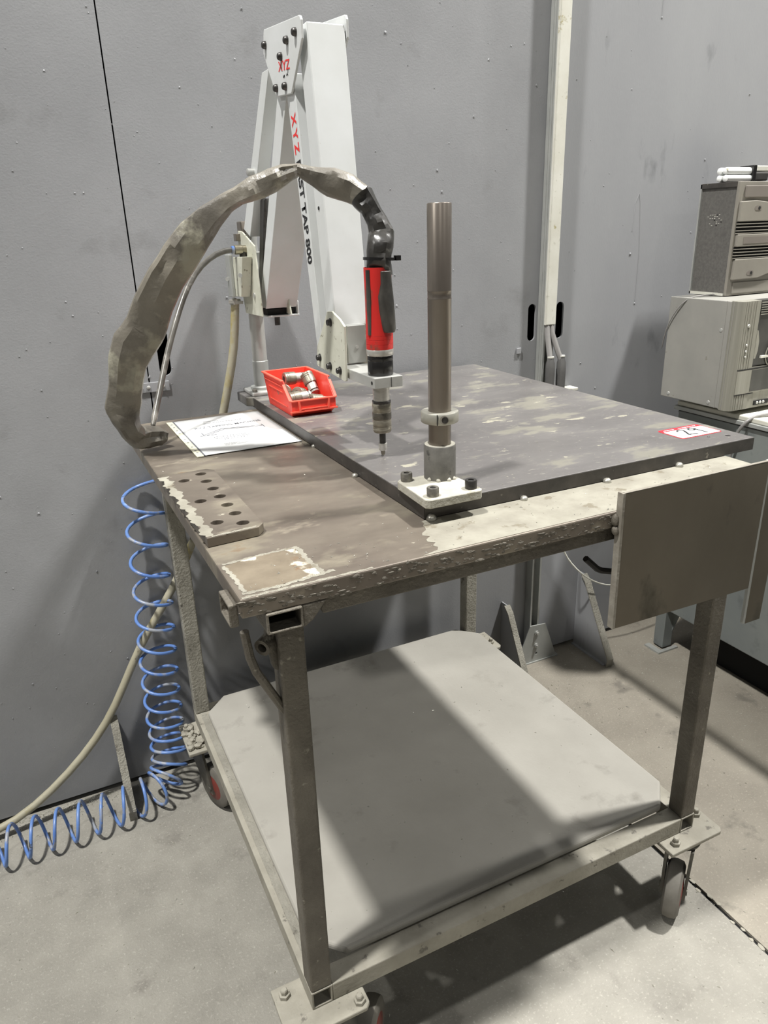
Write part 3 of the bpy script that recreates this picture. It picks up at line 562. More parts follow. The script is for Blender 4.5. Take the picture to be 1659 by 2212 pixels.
# wrapped hose bundle
SL = [((0.3372,0.335,1.2749),(-0.898,0.434,0.069),0.0206),((0.3387,0.335,1.2945),(-0.895,0.434,0.102),0.0190),((0.3417,0.3351,1.3138),(-0.896,0.435,0.087),0.0208),((0.3463,0.3434,1.331),(-0.894,0.431,-0.125),0.0200),((0.345,0.352,1.3484),(-0.838,0.404,-0.366),0.0170),((0.3396,0.3617,1.3665),(-0.769,0.374,-0.518),0.0155),((0.3311,0.3711,1.3828),(-0.598,0.304,-0.742),0.0185),((0.3141,0.3821,1.3954),(-0.366,0.207,-0.907),0.0215),((0.2923,0.3941,1.4037),(-0.287,0.174,-0.942),0.0205),((0.2718,0.4055,1.4126),(-0.314,0.184,-0.932),0.0140),((0.2515,0.4172,1.422),(-0.064,0.098,-0.993),0.0095),((0.2348,0.4259,1.417),(0.31,-0.042,-0.95),0.0140),((0.2161,0.436,1.4096),(0.338,-0.053,-0.94),0.0175),((0.1922,0.4487,1.4004),(0.374,-0.065,-0.925),0.0178),((0.1699,0.4609,1.3892),(0.425,-0.081,-0.901),0.0135),((0.1525,0.4706,1.3797),(0.516,-0.107,-0.85),0.0160),((0.1307,0.4839,1.3625),(0.627,-0.138,-0.767),0.0210),((0.1069,0.5003,1.3371),(0.71,-0.158,-0.686),0.0255),((0.0841,0.5178,1.3064),(0.756,-0.168,-0.632),0.0300),((0.0633,0.5341,1.276),(0.804,-0.174,-0.569),0.0320),((0.0428,0.5528,1.2374),(0.845,-0.177,-0.505),0.0315),((0.0259,0.5694,1.201),(0.815,-0.179,-0.551),0.0335),((0.0064,0.583,1.1737),(0.834,-0.175,-0.523),0.0370),((-0.0043,0.5951,1.1443),(0.924,-0.163,-0.347),0.0330),((-0.0116,0.6067,1.1147),(0.945,-0.156,-0.289),0.0305),((-0.018,0.617,1.0876),(0.957,-0.15,-0.249),0.0293),((-0.0222,0.6262,1.0621),(0.99,-0.119,-0.08),0.0300),((-0.0198,0.6341,1.0396),(0.984,-0.067,0.164),0.0262),((-0.0134,0.6425,1.016),(0.918,-0.006,0.395),0.0214),((-0.0014,0.6502,0.9990),(0.61,0.125,0.782),0.0205),((0.0167,0.657,0.9960),(0.184,0.221,0.958),0.0215),((0.0391,0.665,0.9930),(0.102,0.234,0.967),0.0190),((0.0480,0.668,0.9915),(0.102,0.234,0.967),0.0110)]
def sleeve(rows, name, mat, parent, seed, th=0.0095, crease=0.16, flat=0.012):
    rnd = random.Random(seed); mb = MB(); R = []; seg = 16; prev = None
    P = [Vector(r[0]) for r in rows]; S = [Vector(r[1]) for r in rows]; Hh = [r[2] for r in rows]
    fine = []
    for i in range(len(P)-1):
        for k in range(4):
            t = k/4; p = P[i].lerp(P[i+1],t); s = S[i].lerp(S[i+1],t).normalized(); h = Hh[i]*(1-t)+Hh[i+1]*t; fine.append((p,s,h))
    fine.append((P[-1],S[-1],Hh[-1]))
    ph = [rnd.uniform(0,6.28) for _ in range(6)]; n = len(fine)
    for i,(p,s,h) in enumerate(fine):
        t = (fine[min(i+1,n-1)][0]-fine[max(i-1,0)][0]).normalized(); s = (s - t*s.dot(t)).normalized(); nn = t.cross(s)
        ring_ = []
        for k in range(seg):
            a = 2*PI*k/seg; ca,sa = math.cos(a),math.sin(a)
            x = math.copysign(abs(ca)**0.8,ca)*h*0.94; y = math.copysign(abs(sa)**0.9,sa)*th*(1+0.25*math.sin(i*0.33+ph[3]))
            w1 = math.sin(i*0.9+ph[0]+2*a)*math.sin(i*0.23+ph[1]); w2 = math.sin(i*1.9+ph[2]-3*a)*0.5
            f = 1 + crease*(w1*0.7+w2*0.4) + rnd.uniform(-0.03,0.03)
            m1 = 0.45*math.sin(i*0.11+ph[4]); m2 = 0.5*math.cos(i*0.17+ph[5])-0.25; u_ = x/h
            tri = lambda v: abs((v % 1.0)-0.5)*2
            ridge = flat*(max(0,1-abs(u_-m1)*2.2)*0.55 - max(0,1-abs(u_-m2)*3.0)*0.45) + flat*0.35*(tri(i*0.21+u_*1.3+ph[0])-0.5)*(1-abs(u_))
            x *= 1 + (0.16*(tri(i*0.059+ph[1])-0.4) if ca > 0 else 0.14*(tri(i*0.083+ph[2])-0.4))
            ring_.append(mb.b.verts.new(p + s*x*(0.97+0.03*f) + nn*(y*f+math.copysign(ridge,sa))))
        R.append(ring_)
    for a,b in zip(R,R[1:]):
        for k in range(seg): mb.b.faces.new((a[k],a[(k+1)%seg],b[(k+1)%seg],b[k]))
    mb.b.faces.new(R[0][::-1]); mb.b.faces.new(R[-1])
    return mb.build(name, mat, parent, smooth=True, ang=22)
hs = thing('wrapped_hose', 'wide grey dusty fabric-wrapped hose arching from red tool to table corner', 'hose', (0.337,0.335,1.275))
sleeve(SL[6:], 'grey_wrap', m_sleeve, hs, 3)
sleeve(SL[:7], 'black_wrap', m_sleeveblk, hs, 5, th=0.0170, crease=0.22, flat=0.006)
zt = MB().lathe([(0.0215,-0.0022),(0.0242,-0.0020),(0.0242,0.0020),(0.0215,0.0022)],(0.3388,0.335,1.2965),(0.05,0,1),32); zt.box((0.3590,0.318,1.2935),(0.3665,0.327,1.3005)); zt.build('cable_tie', m_blackp, hs, smooth=True)

# supply hose from regulator to the floor
yh = thing('supply_hose', 'dusty yellow braided supply hose running down wall to lower left', 'hose', (0.280,0.945,1.205))
MB().tube([(0.2790,0.944,1.2060),(0.2770,0.948,1.19),(0.2700,0.955,1.10),(0.2480,0.960,1.02),(0.2300,0.965,0.95),(0.200,0.968,0.86),(0.165,0.968,0.75),(0.1278,0.968,0.6533),(0.0633,0.968,0.5388),(-0.0103,0.968,0.444),(-0.060,0.966,0.365),(-0.1134,0.962,0.2644),(-0.170,0.958,0.19),(-0.2451,0.955,0.119),(-0.335,0.95,0.055),(-0.4214,0.945,0.020),(-0.6,0.93,0.0115),(-0.9,0.90,0.0115),(-1.5,0.86,0.0115),(-2.3,0.70,0.0115)],0.0098,12).build('hose', m_yhose, yh, smooth=True, sub=1)
MB().lathe([(0.0125,-0.005),(0.0125,0.006)],(0.2780,0.946,1.197),(0,0.05,1),16).build('hose_clip', m_chrome, yh, smooth=True)
MB().bar((0.262,0.940,1.199),(0.292,0.932,1.196),0.005,0.006).build('clip_screw', m_chrome, yh)

# blue coiled air hose
def coil():
    axis = [((0.022,0.945,0.826),0.078),((0.018,0.942,0.70),0.078),((0.012,0.942,0.58),0.074),((0.004,0.940,0.45),0.060),((-0.003,0.938,0.34),0.056),((-0.008,0.935,0.22),0.046),((-0.010,0.925,0.15),0.034),((-0.018,0.905,0.095),0.032),((-0.040,0.885,0.062),0.034),((-0.080,0.870,0.051),0.046),((-0.16,0.860,0.0485),0.051),((-0.35,0.856,0.0485),0.050),((-0.62,0.852,0.0485),0.050)]
    P = [Vector(a[0]) for a in axis]; pit = [a[1] for a in axis]
    def cr(i,t):
        p0,p1,p2,p3 = P[max(i-1,0)],P[i],P[min(i+1,len(P)-1)],P[min(i+2,len(P)-1)]
        return 0.5*((2*p1)+(p2-p0)*t+(2*p0-5*p1+4*p2-p3)*t*t+(3*p1-p0-3*p2+p3)*t**3)
    line = []
    for i in range(len(P)-1):
        for k in range(40): t=k/40; line.append((cr(i,t), pit[i]*(1-t)+pit[i+1]*t))
    pts=[]; ph=0.2; r=0.0425; n0=Vector((1,0,0))
    for i in range(len(line)-1):
        d=(line[i+1][0]-line[i][0]); t=d.normalized(); n0=(n0-t*n0.dot(t)).normalized(); bn=t.cross(n0)
        steps=max(1,int(d.length/line[i][1]*22)+1)
        for k in range(steps):
            q=line[i][0]+d*(k/steps); pts.append(q+(n0*math.cos(ph)+bn*math.sin(ph))*r); ph-=2*PI*(d.length/steps)/line[i][1]
    return pts
ch = thing('coiled_air_hose', 'blue spiral air hose hanging behind bench and lying along the floor', 'air hose', (0.02,0.94,0.85))
cp_ = coil()
MB().tube([(0.058,0.90,0.935),(0.066,0.918,0.90),(0.068,0.935,0.86)]+cp_[1:],0.0040,8).build('coil', m_blue, ch, smooth=True, ang=80)

# ------------------------------------------------------------------ things on the bench
# perforated block
bk_h = [(0.0576,0.4275),(0.0268,0.4065),(0.0565,0.3863),(0.0573,0.3463),(0.0575,0.3063),(0.0279,0.3001),(0.0576,0.2661),(0.0582,0.2274),(0.0281,0.2061),(0.0579,0.1876)]
bkt = thing('drilled_steel_bar', 'thick brown steel bar with ten drilled holes on table left edge', 'steel bar', (0.040,0.30,H))
plate_holes('bar', [(0.0033,0.1575),(0.0720,0.1625),(0.0815,0.1735),(0.0815,0.437),(0.0720,0.4500),(-0.0020,0.446)], [ring(x,y,0.0084,22) for x,y in bk_h], 'z', H+0.0006, H+0.0135, m_top, bkt, 0.0010)
bd = MB(); ribbon(bd,[(0.0085,0.162),(0.0065,0.230),(0.0050,0.300),(0.0030,0.380),(0.0015,0.440)],0.013,H+0.0136,0.0003,0.40,14); ribbon(bd,[(0.010,0.161),(0.040,0.163),(0.070,0.166)],0.004,H+0.0136,0.0003,0.4,14)
bd.build('dust_film', m_dustedge, bkt)
# document in sleeve
dc = thing('instruction_sheet', 'white instruction sheet in a clear punched plastic sleeve', 'document', (0.18,0.70,H))
dx0,dx1,dy0,dy1 = 0.0945,0.2780,0.566,0.850
q = MB(); nxs,nys = 18,24; V=[]
for j in range(nys+1):
    for i in range(nxs+1):
        x=dx0+(dx1-dx0)*i/nxs; y=dy0+(dy1-dy0)*j/nys
        z=H+0.0020+0.0002*math.sin(x*60+y*25)*math.cos(y*43)+0.0001*math.sin(x*110)
        V.append((x,y,z))
q.poly(V,[(j*(nxs+1)+i,j*(nxs+1)+i+1,(j+1)*(nxs+1)+i+1,(j+1)*(nxs+1)+i) for j in range(nys) for i in range(nxs)])
so = q.build('page', m_paper, dc, smooth=True); sm = so.modifiers.new('s','SOLIDIFY'); sm.thickness=0.0006; sm.offset=0
MB().box((0.0815,0.564,H+0.0008),(0.0935,0.852,H+0.0022)).build('punched_strip', m_strip, dc)
MB().box((0.0935,0.565,H+0.0008),(0.0960,0.851,H+0.0030)).build('sleeve_seam', m_greytext, dc)
for y in (0.590,0.606,0.634,0.668,0.695,0.745,0.770,0.800,0.826): MB().lathe([(0.0022,0),(0.0022,0.0003)],(0.0875,y,H+0.0022),(0,0,1),12).build('punch_hole', m_greytext, dc)
zt_ = H+0.0025
text('title_text','XYZ TAPPING MACHINE',m_greytext,dc,(0.120,0.7580,zt_),(1,0,0),(0,1,0),0.138,0.0130,0.006)
for (b_,x,y,wd,ht) in (('Operating Instructions',0.150,0.808,0.072,0.0075),('and Parts Manual',0.146,0.794,0.080,0.0075),('Model Number',0.140,0.674,0.068,0.0075),('Serial Number',0.140,0.663,0.068,0.0075),('Motor No',0.155,0.652,0.045,0.0070),('read before use keep in a safe place',0.145,0.618,0.092,0.0060),('for the operator of the machine',0.145,0.609,0.092,0.0060)):
    text('small_text',b_,m_greytext,dc,(x,y,zt_),(1,0,0),(0,1,0),wd,ht,0.0)
dg = MB()
for a,b in (((0.118,0.700),(0.150,0.698)),((0.126,0.700),(0.126,0.724)),((0.128,0.706),(0.170,0.738)),((0.132,0.702),(0.172,0.730)),((0.170,0.738),(0.250,0.722)),((0.172,0.731),(0.248,0.716)),((0.250,0.730),(0.250,0.706))):
    dg.bar((*a,zt_+0.0003),(*b,zt_+0.0003),0.0017,0.0003)
dg.build('arm_diagram', m_greytext, dc)
# sticker
sk = thing('number_sticker', 'white and red numbered sticker on right side of steel plate', 'sticker', (0.857,0.186,PZ))
sq = [Vector((0.8080,0.1560)),Vector((0.8961,0.1565)),Vector((0.9060,0.2125)),Vector((0.8110,0.2150))]
def rrect(x0,y0,x1,y1,r,n=5):
    P=[]
    for (cx,cy,a0) in ((x1-r,y1-r,0),(x0+r,y1-r,90),(x0+r,y0+r,180),(x1-r,y0+r,270)):
        for k in range(n+1): a=math.radians(a0+90*k/n); P.append((cx+r*math.cos(a),cy+r*math.sin(a)))
    return P
MB().prism(rrect(0.8085,0.1560,0.9025,0.2145,0.006),'z',PZ+0.0001,PZ+0.0005).build('red_border', m_stickred, sk)
MB().prism(rrect(0.8110,0.1580,0.9000,0.2020,0.003),'z',PZ+0.0005,PZ+0.0007).build('white_field', m_sticker, sk)
for x0,x1,y in ((0.818,0.842,0.2080),(0.852,0.893,0.2080)):
    MB().box((x0,y-0.0010,PZ+0.0005),(x1,y+0.0010,PZ+0.0007)).build('header_line', m_sticker, sk)
tw = [[(0.8345,0.1930),(0.8400,0.1985),(0.8470,0.1975),(0.8490,0.1920),(0.8440,0.1820),(0.8370,0.1690),(0.8440,0.1700),(0.8560,0.1670)],[(0.8745,0.1945),(0.8700,0.1990),(0.8630,0.1970),(0.8610,0.1905),(0.8660,0.1870),(0.8725,0.1890),(0.8745,0.1945),(0.8750,0.1800),(0.8760,0.1640)]]
for pts in tw:
    m_ = MB()
    for a,b in zip(pts,pts[1:]): m_.bar((*a,PZ+0.0009),(*b,PZ+0.0009),0.0036,0.0003)
    m_.build('handwritten_digit', m_blacktext, sk)
# bin
bn = thing('parts_bin', 'red open-fronted plastic parts bin on corner of steel plate', 'parts bin', (0.342,0.745,PZ))
bx0,bx1,by0,by1,bz0,bz1,bzl = 0.2925,0.3900,0.660,0.830,PZ+0.0004,1.0600,1.0255
t_=0.0025
MB().box((bx0+0.006,by0+0.014,bz0),(bx1-0.006,by1-0.012,bz0+0.003)).build('base', m_bin, bn, bevel=0.001)
def side(x0b,x1b,x0t,x1t):
    m_=MB(); prof=[(by0+0.014,bz0),(by1-0.012,bz0),(by1,bz1),(by0+0.040,bz1),(by0+0.034,bz1-0.010),(by0+0.002,bzl),(by0+0.002,bz0+0.012)]
    n=len(prof); f=lambda z,a,b: a+(b-a)*(z-bz0)/(bz1-bz0)
    m_.poly([(f(z,x0b,x0t),y,z) for y,z in prof]+[(f(z,x1b,x1t),y,z) for y,z in prof],[tuple(range(n-1,-1,-1)),tuple(range(n,2*n))]+[(i,(i+1)%n,n+(i+1)%n,n+i) for i in range(n)])
    return m_
side(bx0+0.006,bx0+0.006+t_,bx0,bx0+t_).build('side_wall', m_bin, bn, bevel=0.0006)
side(bx1-0.006-t_,bx1-0.006,bx1-t_,bx1).build('side_wall', m_bin, bn, bevel=0.0006)
MB().poly([(bx0+0.006,by1-0.012,bz0),(bx1-0.006,by1-0.012,bz0),(bx1,by1,bz1),(bx0,by1,bz1),(bx0+0.006,by1-0.015,bz0),(bx1-0.006,by1-0.015,bz0),(bx1,by1-0.003,bz1),(bx0,by1-0.003,bz1)],[(0,1,2,3),(7,6,5,4),(0,4,5,1),(1,5,6,2),(2,6,7,3),(3,7,4,0)]).build('back_wall', m_bin, bn)
MB().box((bx0+0.002,by0,bz0+0.011),(bx1-0.002,by0+t_,bzl)).build('front_lip', m_bin, bn, bevel=0.0006)
MB().poly([(bx0+0.006,by0+0.014,bz0),(bx1-0.006,by0+0.014,bz0),(bx1-0.003,by0+0.001,bz0+0.012),(bx0+0.003,by0+0.001,bz0+0.012),(bx0+0.006,by0+0.017,bz0),(bx1-0.006,by0+0.017,bz0),(bx1-0.003,by0+0.004,bz0+0.012),(bx0+0.003,by0+0.004,bz0+0.012)],[(0,1,2,3),(7,6,5,4),(0,4,5,1),(1,5,6,2),(2,6,7,3),(3,7,4,0)]).build('front_toe', m_bin, bn)
r_ = MB(); r_.bar((bx0-0.0005,by0+0.040,bz1),(bx0-0.0005,by1,bz1),0.006,0.003); r_.bar((bx1+0.0005,by0+0.040,bz1),(bx1+0.0005,by1,bz1),0.006,0.003); r_.bar((bx0-0.003,by1,bz1),(bx1+0.003,by1,bz1),0.006,0.003)
r_.bar((bx0+0.0008,by0+0.003,bzl),(bx0-0.0005,by0+0.036,bz1-0.006),0.006,0.003); r_.bar((bx1-0.0008,by0+0.003,bzl),(bx1+0.0005,by0+0.036,bz1-0.006),0.006,0.003); r_.bar((bx0,by0+0.001,bzl),(bx1,by0+0.001,bzl),0.006,0.003)
r_.build('rolled_rim', m_bindust, bn, bevel=0.0008)
r2 = MB(); r2.bar((bx0-0.001,by0,bz0+0.011),(bx1+0.001,by0,bz0+0.011),0.005,0.003); r2.bar((bx0+0.019,by0-0.001,bz0+0.012),(bx0+0.017,by0-0.001,bzl-0.001),0.004,0.003,(0,1,0)); r2.bar((bx1-0.019,by0-0.001,bz0+0.012),(bx1-0.017,by0-0.001,bzl-0.001),0.004,0.003,(0,1,0)); r2.bar((bx0+0.02,by0-0.001,bz0+0.0155),(bx1-0.02,by0-0.001,bz0+0.0155),0.002,0.002)
r2.build('label_frame', m_bindust, bn)
r3 = MB(); 
for a,b in (((by0+0.035,bz0+0.016),(by1-0.03,bz0+0.016)),((by0+0.05,bz1-0.024),(by1-0.03,bz1-0.024)),((by1-0.03,bz0+0.016),(by1-0.03,bz1-0.024)),((by0+0.045,bz1-0.012),(by1-0.004,bz1-0.012))):
    f=lambda z: bx0+0.006-0.006*(z-bz0)/(bz1-bz0)-0.0003
    r3.bar((f(a[1]),a[0],a[1]),(f(b[1]),b[0],b[1]),0.0022,0.0016)
r3.build('side_ribs', m_bindust, bn)
# tap adapters inside the bin
def adapter(loc, rot, label, mirror=False):
    t = thing('tap_adapter', label, 'tap adapter', loc, 'tap adapters in the red bin')
    t.rotation_euler = rot
    def part(name,prof,m): 
        b=MB().lathe(prof,(0,0,0),(1,0,0),28); bmesh.ops.recalc_face_normals(b.b,faces=b.b.faces); me=bpy.data.meshes.new(name); b.b.to_mesh(me); b.b.free()
        me.polygons.foreach_set('use_smooth',[True]*len(me.polygons)); me.set_sharp_from_angle(angle=math.radians(35))
        o=bpy.data.objects.new(name,me); C.objects.link(o); me.materials.append(m); o.parent=t
    part('body',[(0.006,-0.0225),(0.0125,-0.0225),(0.0135,-0.0215),(0.0135,-0.0180),(0.0127,-0.0175),(0.0135,-0.0168),(0.0135,-0.0140),(0.0128,-0.0135),(0.0135,-0.0128),(0.0135,0.0),(0.0130,0.0004),(0.0130,0.0020)],m_chuck)
    part('nose',[(0.0105,0.0018),(0.0105,0.0180),(0.0096,0.0186),(0.0096,0.0200),(0.0105,0.0206),(0.0102,0.0240),(0.0060,0.0245)],m_chrome)
    part('bore',[(0.0060,-0.0228),(0.0059,-0.0224)],m_hole)
    part('o_ring',[(0.0098,0.0184),(0.0106,0.0190),(0.0098,0.0198)],m_blackp)
adapter((0.3490,0.7960,1.0455),(0.0,0.03,0.05),'steel tap adapter lying crosswise at the back of red bin')
adapter((0.3700,0.7520,1.0400),(0.0,0.85,-1.35),'steel tap adapter leaning nose-down beside right wall of red bin')
adapter((0.3270,0.7060,1.0225),(0.0,-0.04,0.08),'steel tap adapter lying across the front of red bin, nose right')
adapter((0.3155,0.7560,1.0270),(0.0,0.30,1.10),'tap adapter showing its dark bore at left wall of red bin')
adapter((0.3480,0.7480,1.0190),(0.0,0.30,0.75),'tap adapter half buried at the centre of red bin')
adapter((0.3660,0.6880,1.0140),(0.0,0.20,0.10),'tap adapter lying lowest behind the front lip of red bin')

# ------------------------------------------------------------------ right side: cabinet with stacked electronics
CXL = 1.570; CZ = 0.834
cab = thing('machine_cabinet', 'large blue-grey painted machine cabinet on feet at right edge', 'cabinet', (2.0,0.3,0))
MB().box((CXL,-1.2,0.150),(2.6,0.862,CZ-0.030)).build('body', m_cabinet, cab, bevel=0.003)
MB().box((CXL-0.010,-1.2,CZ-0.026),(2.6,0.872,CZ-0.014)).build('lip', m_galv, cab, bevel=0.002)
MB().box((CXL-0.004,-1.2,CZ-0.014),(2.6,0.866,CZ)).build('top', m_cabtop, cab, bevel=0.003)
MB().box((CXL+0.001,-1.2,CZ-0.036),(CXL+0.03,0.862,CZ-0.030)).build('seam', m_edge, cab)
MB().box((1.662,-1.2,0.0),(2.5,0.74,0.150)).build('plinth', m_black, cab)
MB().box((1.572,0.818,0.006),(1.612,0.858,0.150)).build('foot', m_cabinet, cab, bevel=0.002)
MB().prism([(1.540,0.800),(1.625,0.800),(1.625,0.812),(1.560,0.812),(1.560,0.864),(1.540,0.864)],'z',0,0.006).build('foot_plate', m_galv, cab)
MB().prism([(0.858,0.150),(0.818,0.150),(0.790,0.150),(0.818,0.06)],'x',1.6085,1.612).build('foot_gusset', m_cabinet, cab)
# beige controller
bc = thing('control_unit', 'large grey-beige metal control unit box standing on the cabinet', 'control unit', (1.70,0.76,CZ))
X0,YF,YB,Z0,Z1 = 1.5136,0.645,0.885,0.852,1.135
MB().box((X0,YF+0.030,Z0),(1.95,YB,Z1)).build('casing', m_beige, bc, bevel=0.002)
MB().box((1.60,YF+0.05,CZ),(1.63,YB-0.03,Z0)).box((1.80,YF+0.05,CZ),(1.85,YB-0.01,Z0)).build('feet', m_black, bc)
pr = [(X0,YF+0.032),(X0,YF+0.014),(X0+0.004,YF+0.005),(X0+0.012,YF),(1.5840,YF),(1.5840,YF+0.032)]
MB().prism(pr,'z',Z0-0.003,Z1+0.001).build('bezel', m_beigerib, bc, bevel=0.001)
for k,x in enumerate((X0+0.018,X0+0.026,X0+0.036,X0+0.046,X0+0.054)): MB().box((x,YF-0.0012,Z0),(x+0.0025,YF,Z1)).build('bezel_rib', m_beigerib, bc)
for y in (0.668,0.676,0.690): MB().box((X0-0.0008,y,Z0),(X0,y+0.002,Z1)).build('side_rib', m_beige, bc)
MB().box((1.584,YF+0.004,0.965),(1.94,YF+0.032,Z1)).build('display_panel', m_dkpanel, bc)
MB().box((1.584,YF+0.002,Z0-0.003),(1.94,YF+0.032,0.962)).build('lower_bezel', m_beigerib, bc)
MB().box((1.529,YF-0.0016,0.893),(1.94,YF+0.003,0.957)).build('drawer_front', m_beigerib, bc, bevel=0.001)
MB().box((1.584,YF-0.0020,0.897),(1.94,YF-0.0014,0.955)).build('smoked_window', m_dkpanel, bc)
MB().box((1.529,YF-0.0018,0.9572),(1.94,YF+0.0002,0.9600)).box((1.529,YF-0.0018,0.8905),(1.60,YF+0.0002,0.8925)).build('drawer_gap', m_hole, bc)
for z in (1.128,1.122,1.116,1.110,1.104,1.098): MB().box((1.590,YF+0.0015,z),(1.75,YF+0.0045,z+0.0022)).build('grille_slat', m_beigerib, bc)
MB().lathe([(0.030,0),(0.030,0.004),(0.024,0.006),(0.022,0.020),(0.018,0.022)],(1.667,YF+0.004,0.990),(0,-1,0),30).build('rotary_knob', m_dkpanel, bc, smooth=True)
MB().lathe([(0.034,0),(0.036,0.002),(0.034,0.003),(0.031,0.002)],(1.667,YF+0.004,0.990),(0,-1,0),36,cap=False).build('knob_ring', m_beigerib, bc, smooth=True)
MB().box((1.612,YF-0.001,0.984),(1.640,YF+0.004,0.990)).build('pointer', m_trunk, bc)
MB().prism([(1.584,1.06),(1.588,1.058),(1.596,1.03),(1.596,1.005),(1.590,0.985),(1.584,0.985)],'y',YF-0.0005,YF+0.005).build('bezel_swell', m_beigerib, bc)
for (x,z,r) in ((1.5471,1.0734,0.0048),(1.5489,1.0233,0.0036),(1.5494,1.007,0.0036),(1.5495,0.9928,0.0032)):
    MB().lathe([(r,0),(r*0.8,0.002),(r*0.3,0.003)],(x,YF-0.001,z),(0,-1,0),14).build('button', m_alu, bc, smooth=True)
for (y,z) in ((0.7006,1.0596),(0.8559,0.8640),(0.7118,0.8640)):
    MB().lathe([(0.0055,0),(0.0045,0.0015),(0.001,0.002)],(X0,y,z),(-1,0,0),16).build('case_screw', m_alu, bc, smooth=True)
MB().box((1.6120,YF-0.0008,0.856),(1.668,YF+0.003,0.868)).build('socket_recess', m_hole, bc)
for x in (1.624,1.636,1.648): MB().lathe([(0.0042,0),(0.003,0.002)],(x,YF-0.0008,0.862),(0,-1,0),12).build('socket', m_alu, bc, smooth=True)
# dark upright unit on top
du = thing('tower_unit', 'dark-sided computer tower with slotted taupe front on control unit', 'computer', (1.68,0.83,Z1))
UX,UF,UB,U0,U1 = 1.5985,0.772,0.899,Z1+0.002,1.4255
MB().box((UX+0.004,UF+0.006,U0+0.006),(1.84,UB,U1-0.010)).build('side_panel', m_dkside, du)
MB().box((UX-0.001,UF+0.008,U1-0.013),(1.84,UB+0.001,U1)).build('top_cover', m_edge, du, bevel=0.001)
MB().box((UX-0.001,UB-0.004,U0),(UX+0.008,UB+0.001,U1)).build('rear_flange', m_galv, du)
MB().box((UX-0.001,UF+0.03,U0),(UX+0.02,UB,U0+0.007)).box((UX,UF+0.01,U0),(1.84,UB,U0+0.006)).build('bottom_rail', m_trunk, du)
MB().box((UX,UF,U0),(1.84,UF+0.009,U1)).build('front_frame', m_taupe, du, bevel=0.0015)
MB().box((1.6190,UF-0.005,1.386),(1.84,UF,1.415)).build('front_door', m_tauped, du, bevel=0.002)
MB().prism([(1.6040,1.327),(1.84,1.327),(1.84,1.360),(1.705,1.3745),(1.660,1.3790),(1.6040,1.3765)],'y',UF-0.009,UF).build('front_swell', m_taupe, du, bevel=0.002)
MB().box((1.6050,UF-0.009,1.264),(1.84,UF,1.295)).build('nameplate_band', m_taupe, du, bevel=0.002)
MB().box((1.628,UF-0.0098,1.271),(1.84,UF-0.009,1.288)).build('nameplate', m_tauped, du)
MB().prism([(1.6080,1.2320),(1.84,1.2320),(1.84,1.215),(1.770,1.196),(1.705,1.180),(1.6060,1.1790)],'y',UF-0.009,UF).build('front_swell', m_taupe, du, bevel=0.002)
for z in (1.3215,1.3135,1.3045,1.2978): MB().box((1.603,UF-0.0075,z-0.0016),(1.84,UF-0.0005,z+0.0010)).build('vent_slat', m_taupe, du)
for z in (1.2580,1.2500,1.2420,1.2350): MB().box((1.604,UF-0.0075,z-0.0014),(1.84,UF-0.0005,z+0.0010)).build('vent_slat', m_taupe, du)
MB().box((1.6035,UF-0.0008,1.296),(1.84,UF+0.0002,1.326)).box((1.6045,UF-0.0008,1.2330),(1.84,UF+0.0002,1.2630)).build('vent_shadow_gap', m_hole, du)
MB().box((1.618,UF-0.003,1.142),(1.84,UF,1.172)).build('front_foot_panel', m_taupe, du, bevel=0.002)
for (x,z) in ((1.6708,1.3596),(1.6739,1.1948)):
    MB().prism(rrect(x-0.016,z-0.006,x+0.010,z+0.006,0.0055),'y',UF-0.0096,UF-0.0090).build('screw_pocket', m_tauped, du)
    MB().lathe([(0.0042,0),(0.0042,0.0008)],(x+0.001,UF-0.0096,z),(0,-1,0),14).build('screw_hole', m_hole, du)
pt = MB(); rnd=random.Random(4)
for k in range(26):
    y=0.868-0.0075*rnd.randint(0,7); z=1.345-0.0045*rnd.randint(0,6); pt.box((UX+0.0032,y-0.004,z),(UX+0.0042,y,z+0.0012))
pt.build('printed_marks', m_trunk, du)
# lamp on top
lp = thing('compact_tube_lamp', 'white plug-in compact fluorescent tube lamp lying on dark tower', 'lamp', (1.64,0.845,U1))
for dy,dz in ((0.0,0.012),(0.020,0.012),(0.002,0.030),(0.021,0.030)):
    MB().lathe([(0.003,0),(0.0085,0.004),(0.0092,0.010),(0.0092,0.095)],(1.598,0.825+dy,U1+dz-0.002),(1,0.0,0),18).build('glass_tube', m_bulb, lp, smooth=True)
MB().box((1.692,0.812,U1+0.0005),(1.704,0.860,U1+0.042)).build('collar', m_blackp, lp, bevel=0.002)
MB().box((1.704,0.822,U1+0.004),(1.765,0.850,U1+0.026)).build('lamp_base', m_dkpanel, lp, bevel=0.004)
MB().box((1.704,0.830,U1+0.028),(1.80,0.862,U1+0.042)).build('ballast_cover', m_trunk, lp, bevel=0.002)
MB().box((1.596,0.816,U1+0.030),(1.600,0.820,U1+0.034)).build('tip', m_strip, lp)
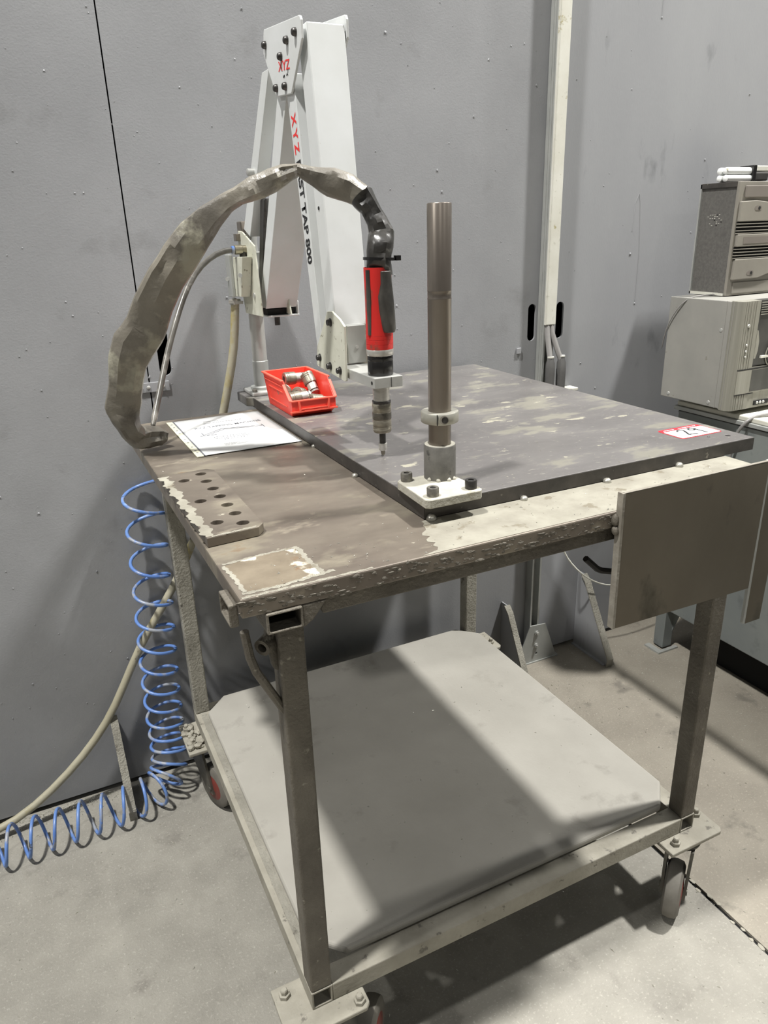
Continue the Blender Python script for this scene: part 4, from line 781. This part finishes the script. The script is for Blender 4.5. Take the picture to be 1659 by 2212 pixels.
# cables around it
ck = thing('supply_cable', 'grey power cord looping off the pale cabinet top', 'cable', (1.60,0.60,CZ))
MB().tube([(1.72,0.57,CZ+0.006),(1.66,0.585,CZ+0.006),(1.61,0.597,CZ+0.007),(1.575,0.606,CZ+0.006),(1.552,0.612,CZ-0.008),(1.545,0.625,CZ-0.030),(1.548,0.640,CZ-0.060),(1.553,0.65,CZ-0.14)],0.0048,8).build('cord', m_cable, ck, smooth=True, sub=1)
ck2 = thing('signal_cable', 'thin grey cable trailing over top edge of the beige unit', 'cable', (1.52,0.82,Z1))
MB().tube([(1.596,0.800,Z1+0.006),(1.545,0.805,Z1+0.005),(1.516,0.815,Z1+0.003),(1.5080,0.840,1.118),(1.5075,0.866,1.085),(1.5085,0.888,1.04),(1.52,0.905,0.98)],0.0020,6).build('cable', m_cable, ck2, smooth=True, sub=1)
wc = thing('white_cable', 'thin white cable hanging in a loop under the right of the bench', 'cable', (1.2,0.93,0.6))
MB().tube([(1.195,0.92,0.60),(1.199,0.92,0.50),(1.2056,0.92,0.4328),(1.2193,0.92,0.3914),(1.2474,0.92,0.3506),(1.2874,0.91,0.3062),(1.3331,0.91,0.2724),(1.3828,0.905,0.2469),(1.45,0.90,0.232),(1.56,0.90,0.26),(1.60,0.90,0.40)],0.0028,8).build('cable', m_trunk, wc, smooth=True, sub=1)

# ------------------------------------------------------------------ loose swarf
def swarf(name, n, area, z, smin, smax, mat, label):
    s_ = MB()
    for k in range(n):
        x,y = area(); r=random.uniform(smin,smax)*(1.7 if random.random()<0.08 else 1); a=random.uniform(0,6.28); l=r*random.uniform(0.8,2.2)
        d=Vector((math.cos(a),math.sin(a),0)); e_=Vector((-math.sin(a),math.cos(a),0)); p=Vector((x,y,z))
        s_.poly([p-d*l,p+d*l,p+e_*r*0.7+Vector((0,0,r*0.2)),p+Vector((0,0,r*random.uniform(0.6,1.3)))+e_*r*0.2],[(0,2,1),(0,1,3),(1,2,3),(2,0,3)])
    return tag(s_.build(name, mat), label, 'metal chips', kind='stuff')
def a_floor():
    while True:
        x,y = random.uniform(-0.6,2.0),random.uniform(-0.5,0.98)
        if random.random() < 0.45+0.55*(y>0.6): return x,y
swarf('floor_swarf', 2600, a_floor, 0.0002, 0.0008, 0.0020, m_chip, 'tiny bright metal chips scattered over the concrete floor')
swarf('wall_foot_swarf', 700, lambda:(random.uniform(-0.6,-0.14),0.99-abs(random.gauss(0,0.022))), 0.0003, 0.001, 0.003, m_chip, 'pale chips heaped along wall foot at left')
swarf('table_swarf', 240, lambda:(random.uniform(0.01,0.83),random.uniform(0.008,0.09) if random.random()<0.6 else random.uniform(0.1,0.9)) , H+0.0006, 0.0005, 0.0014, m_chip, 'fine chips on the bench top beside the plate')
swarf('shelf_swarf', 160, lambda:(random.uniform(0.12,0.86),random.uniform(0.15,0.90)), SZ+0.0002, 0.0007, 0.0018, m_chip, 'few chips scattered on the dusty lower shelf')
swarf('plate_swarf', 260, lambda:(random.uniform(0.30,0.91),random.uniform(0.11,0.95)), PZ+0.0002, 0.0005, 0.0012, m_dust, 'pale specks scattered on the dark steel plate')
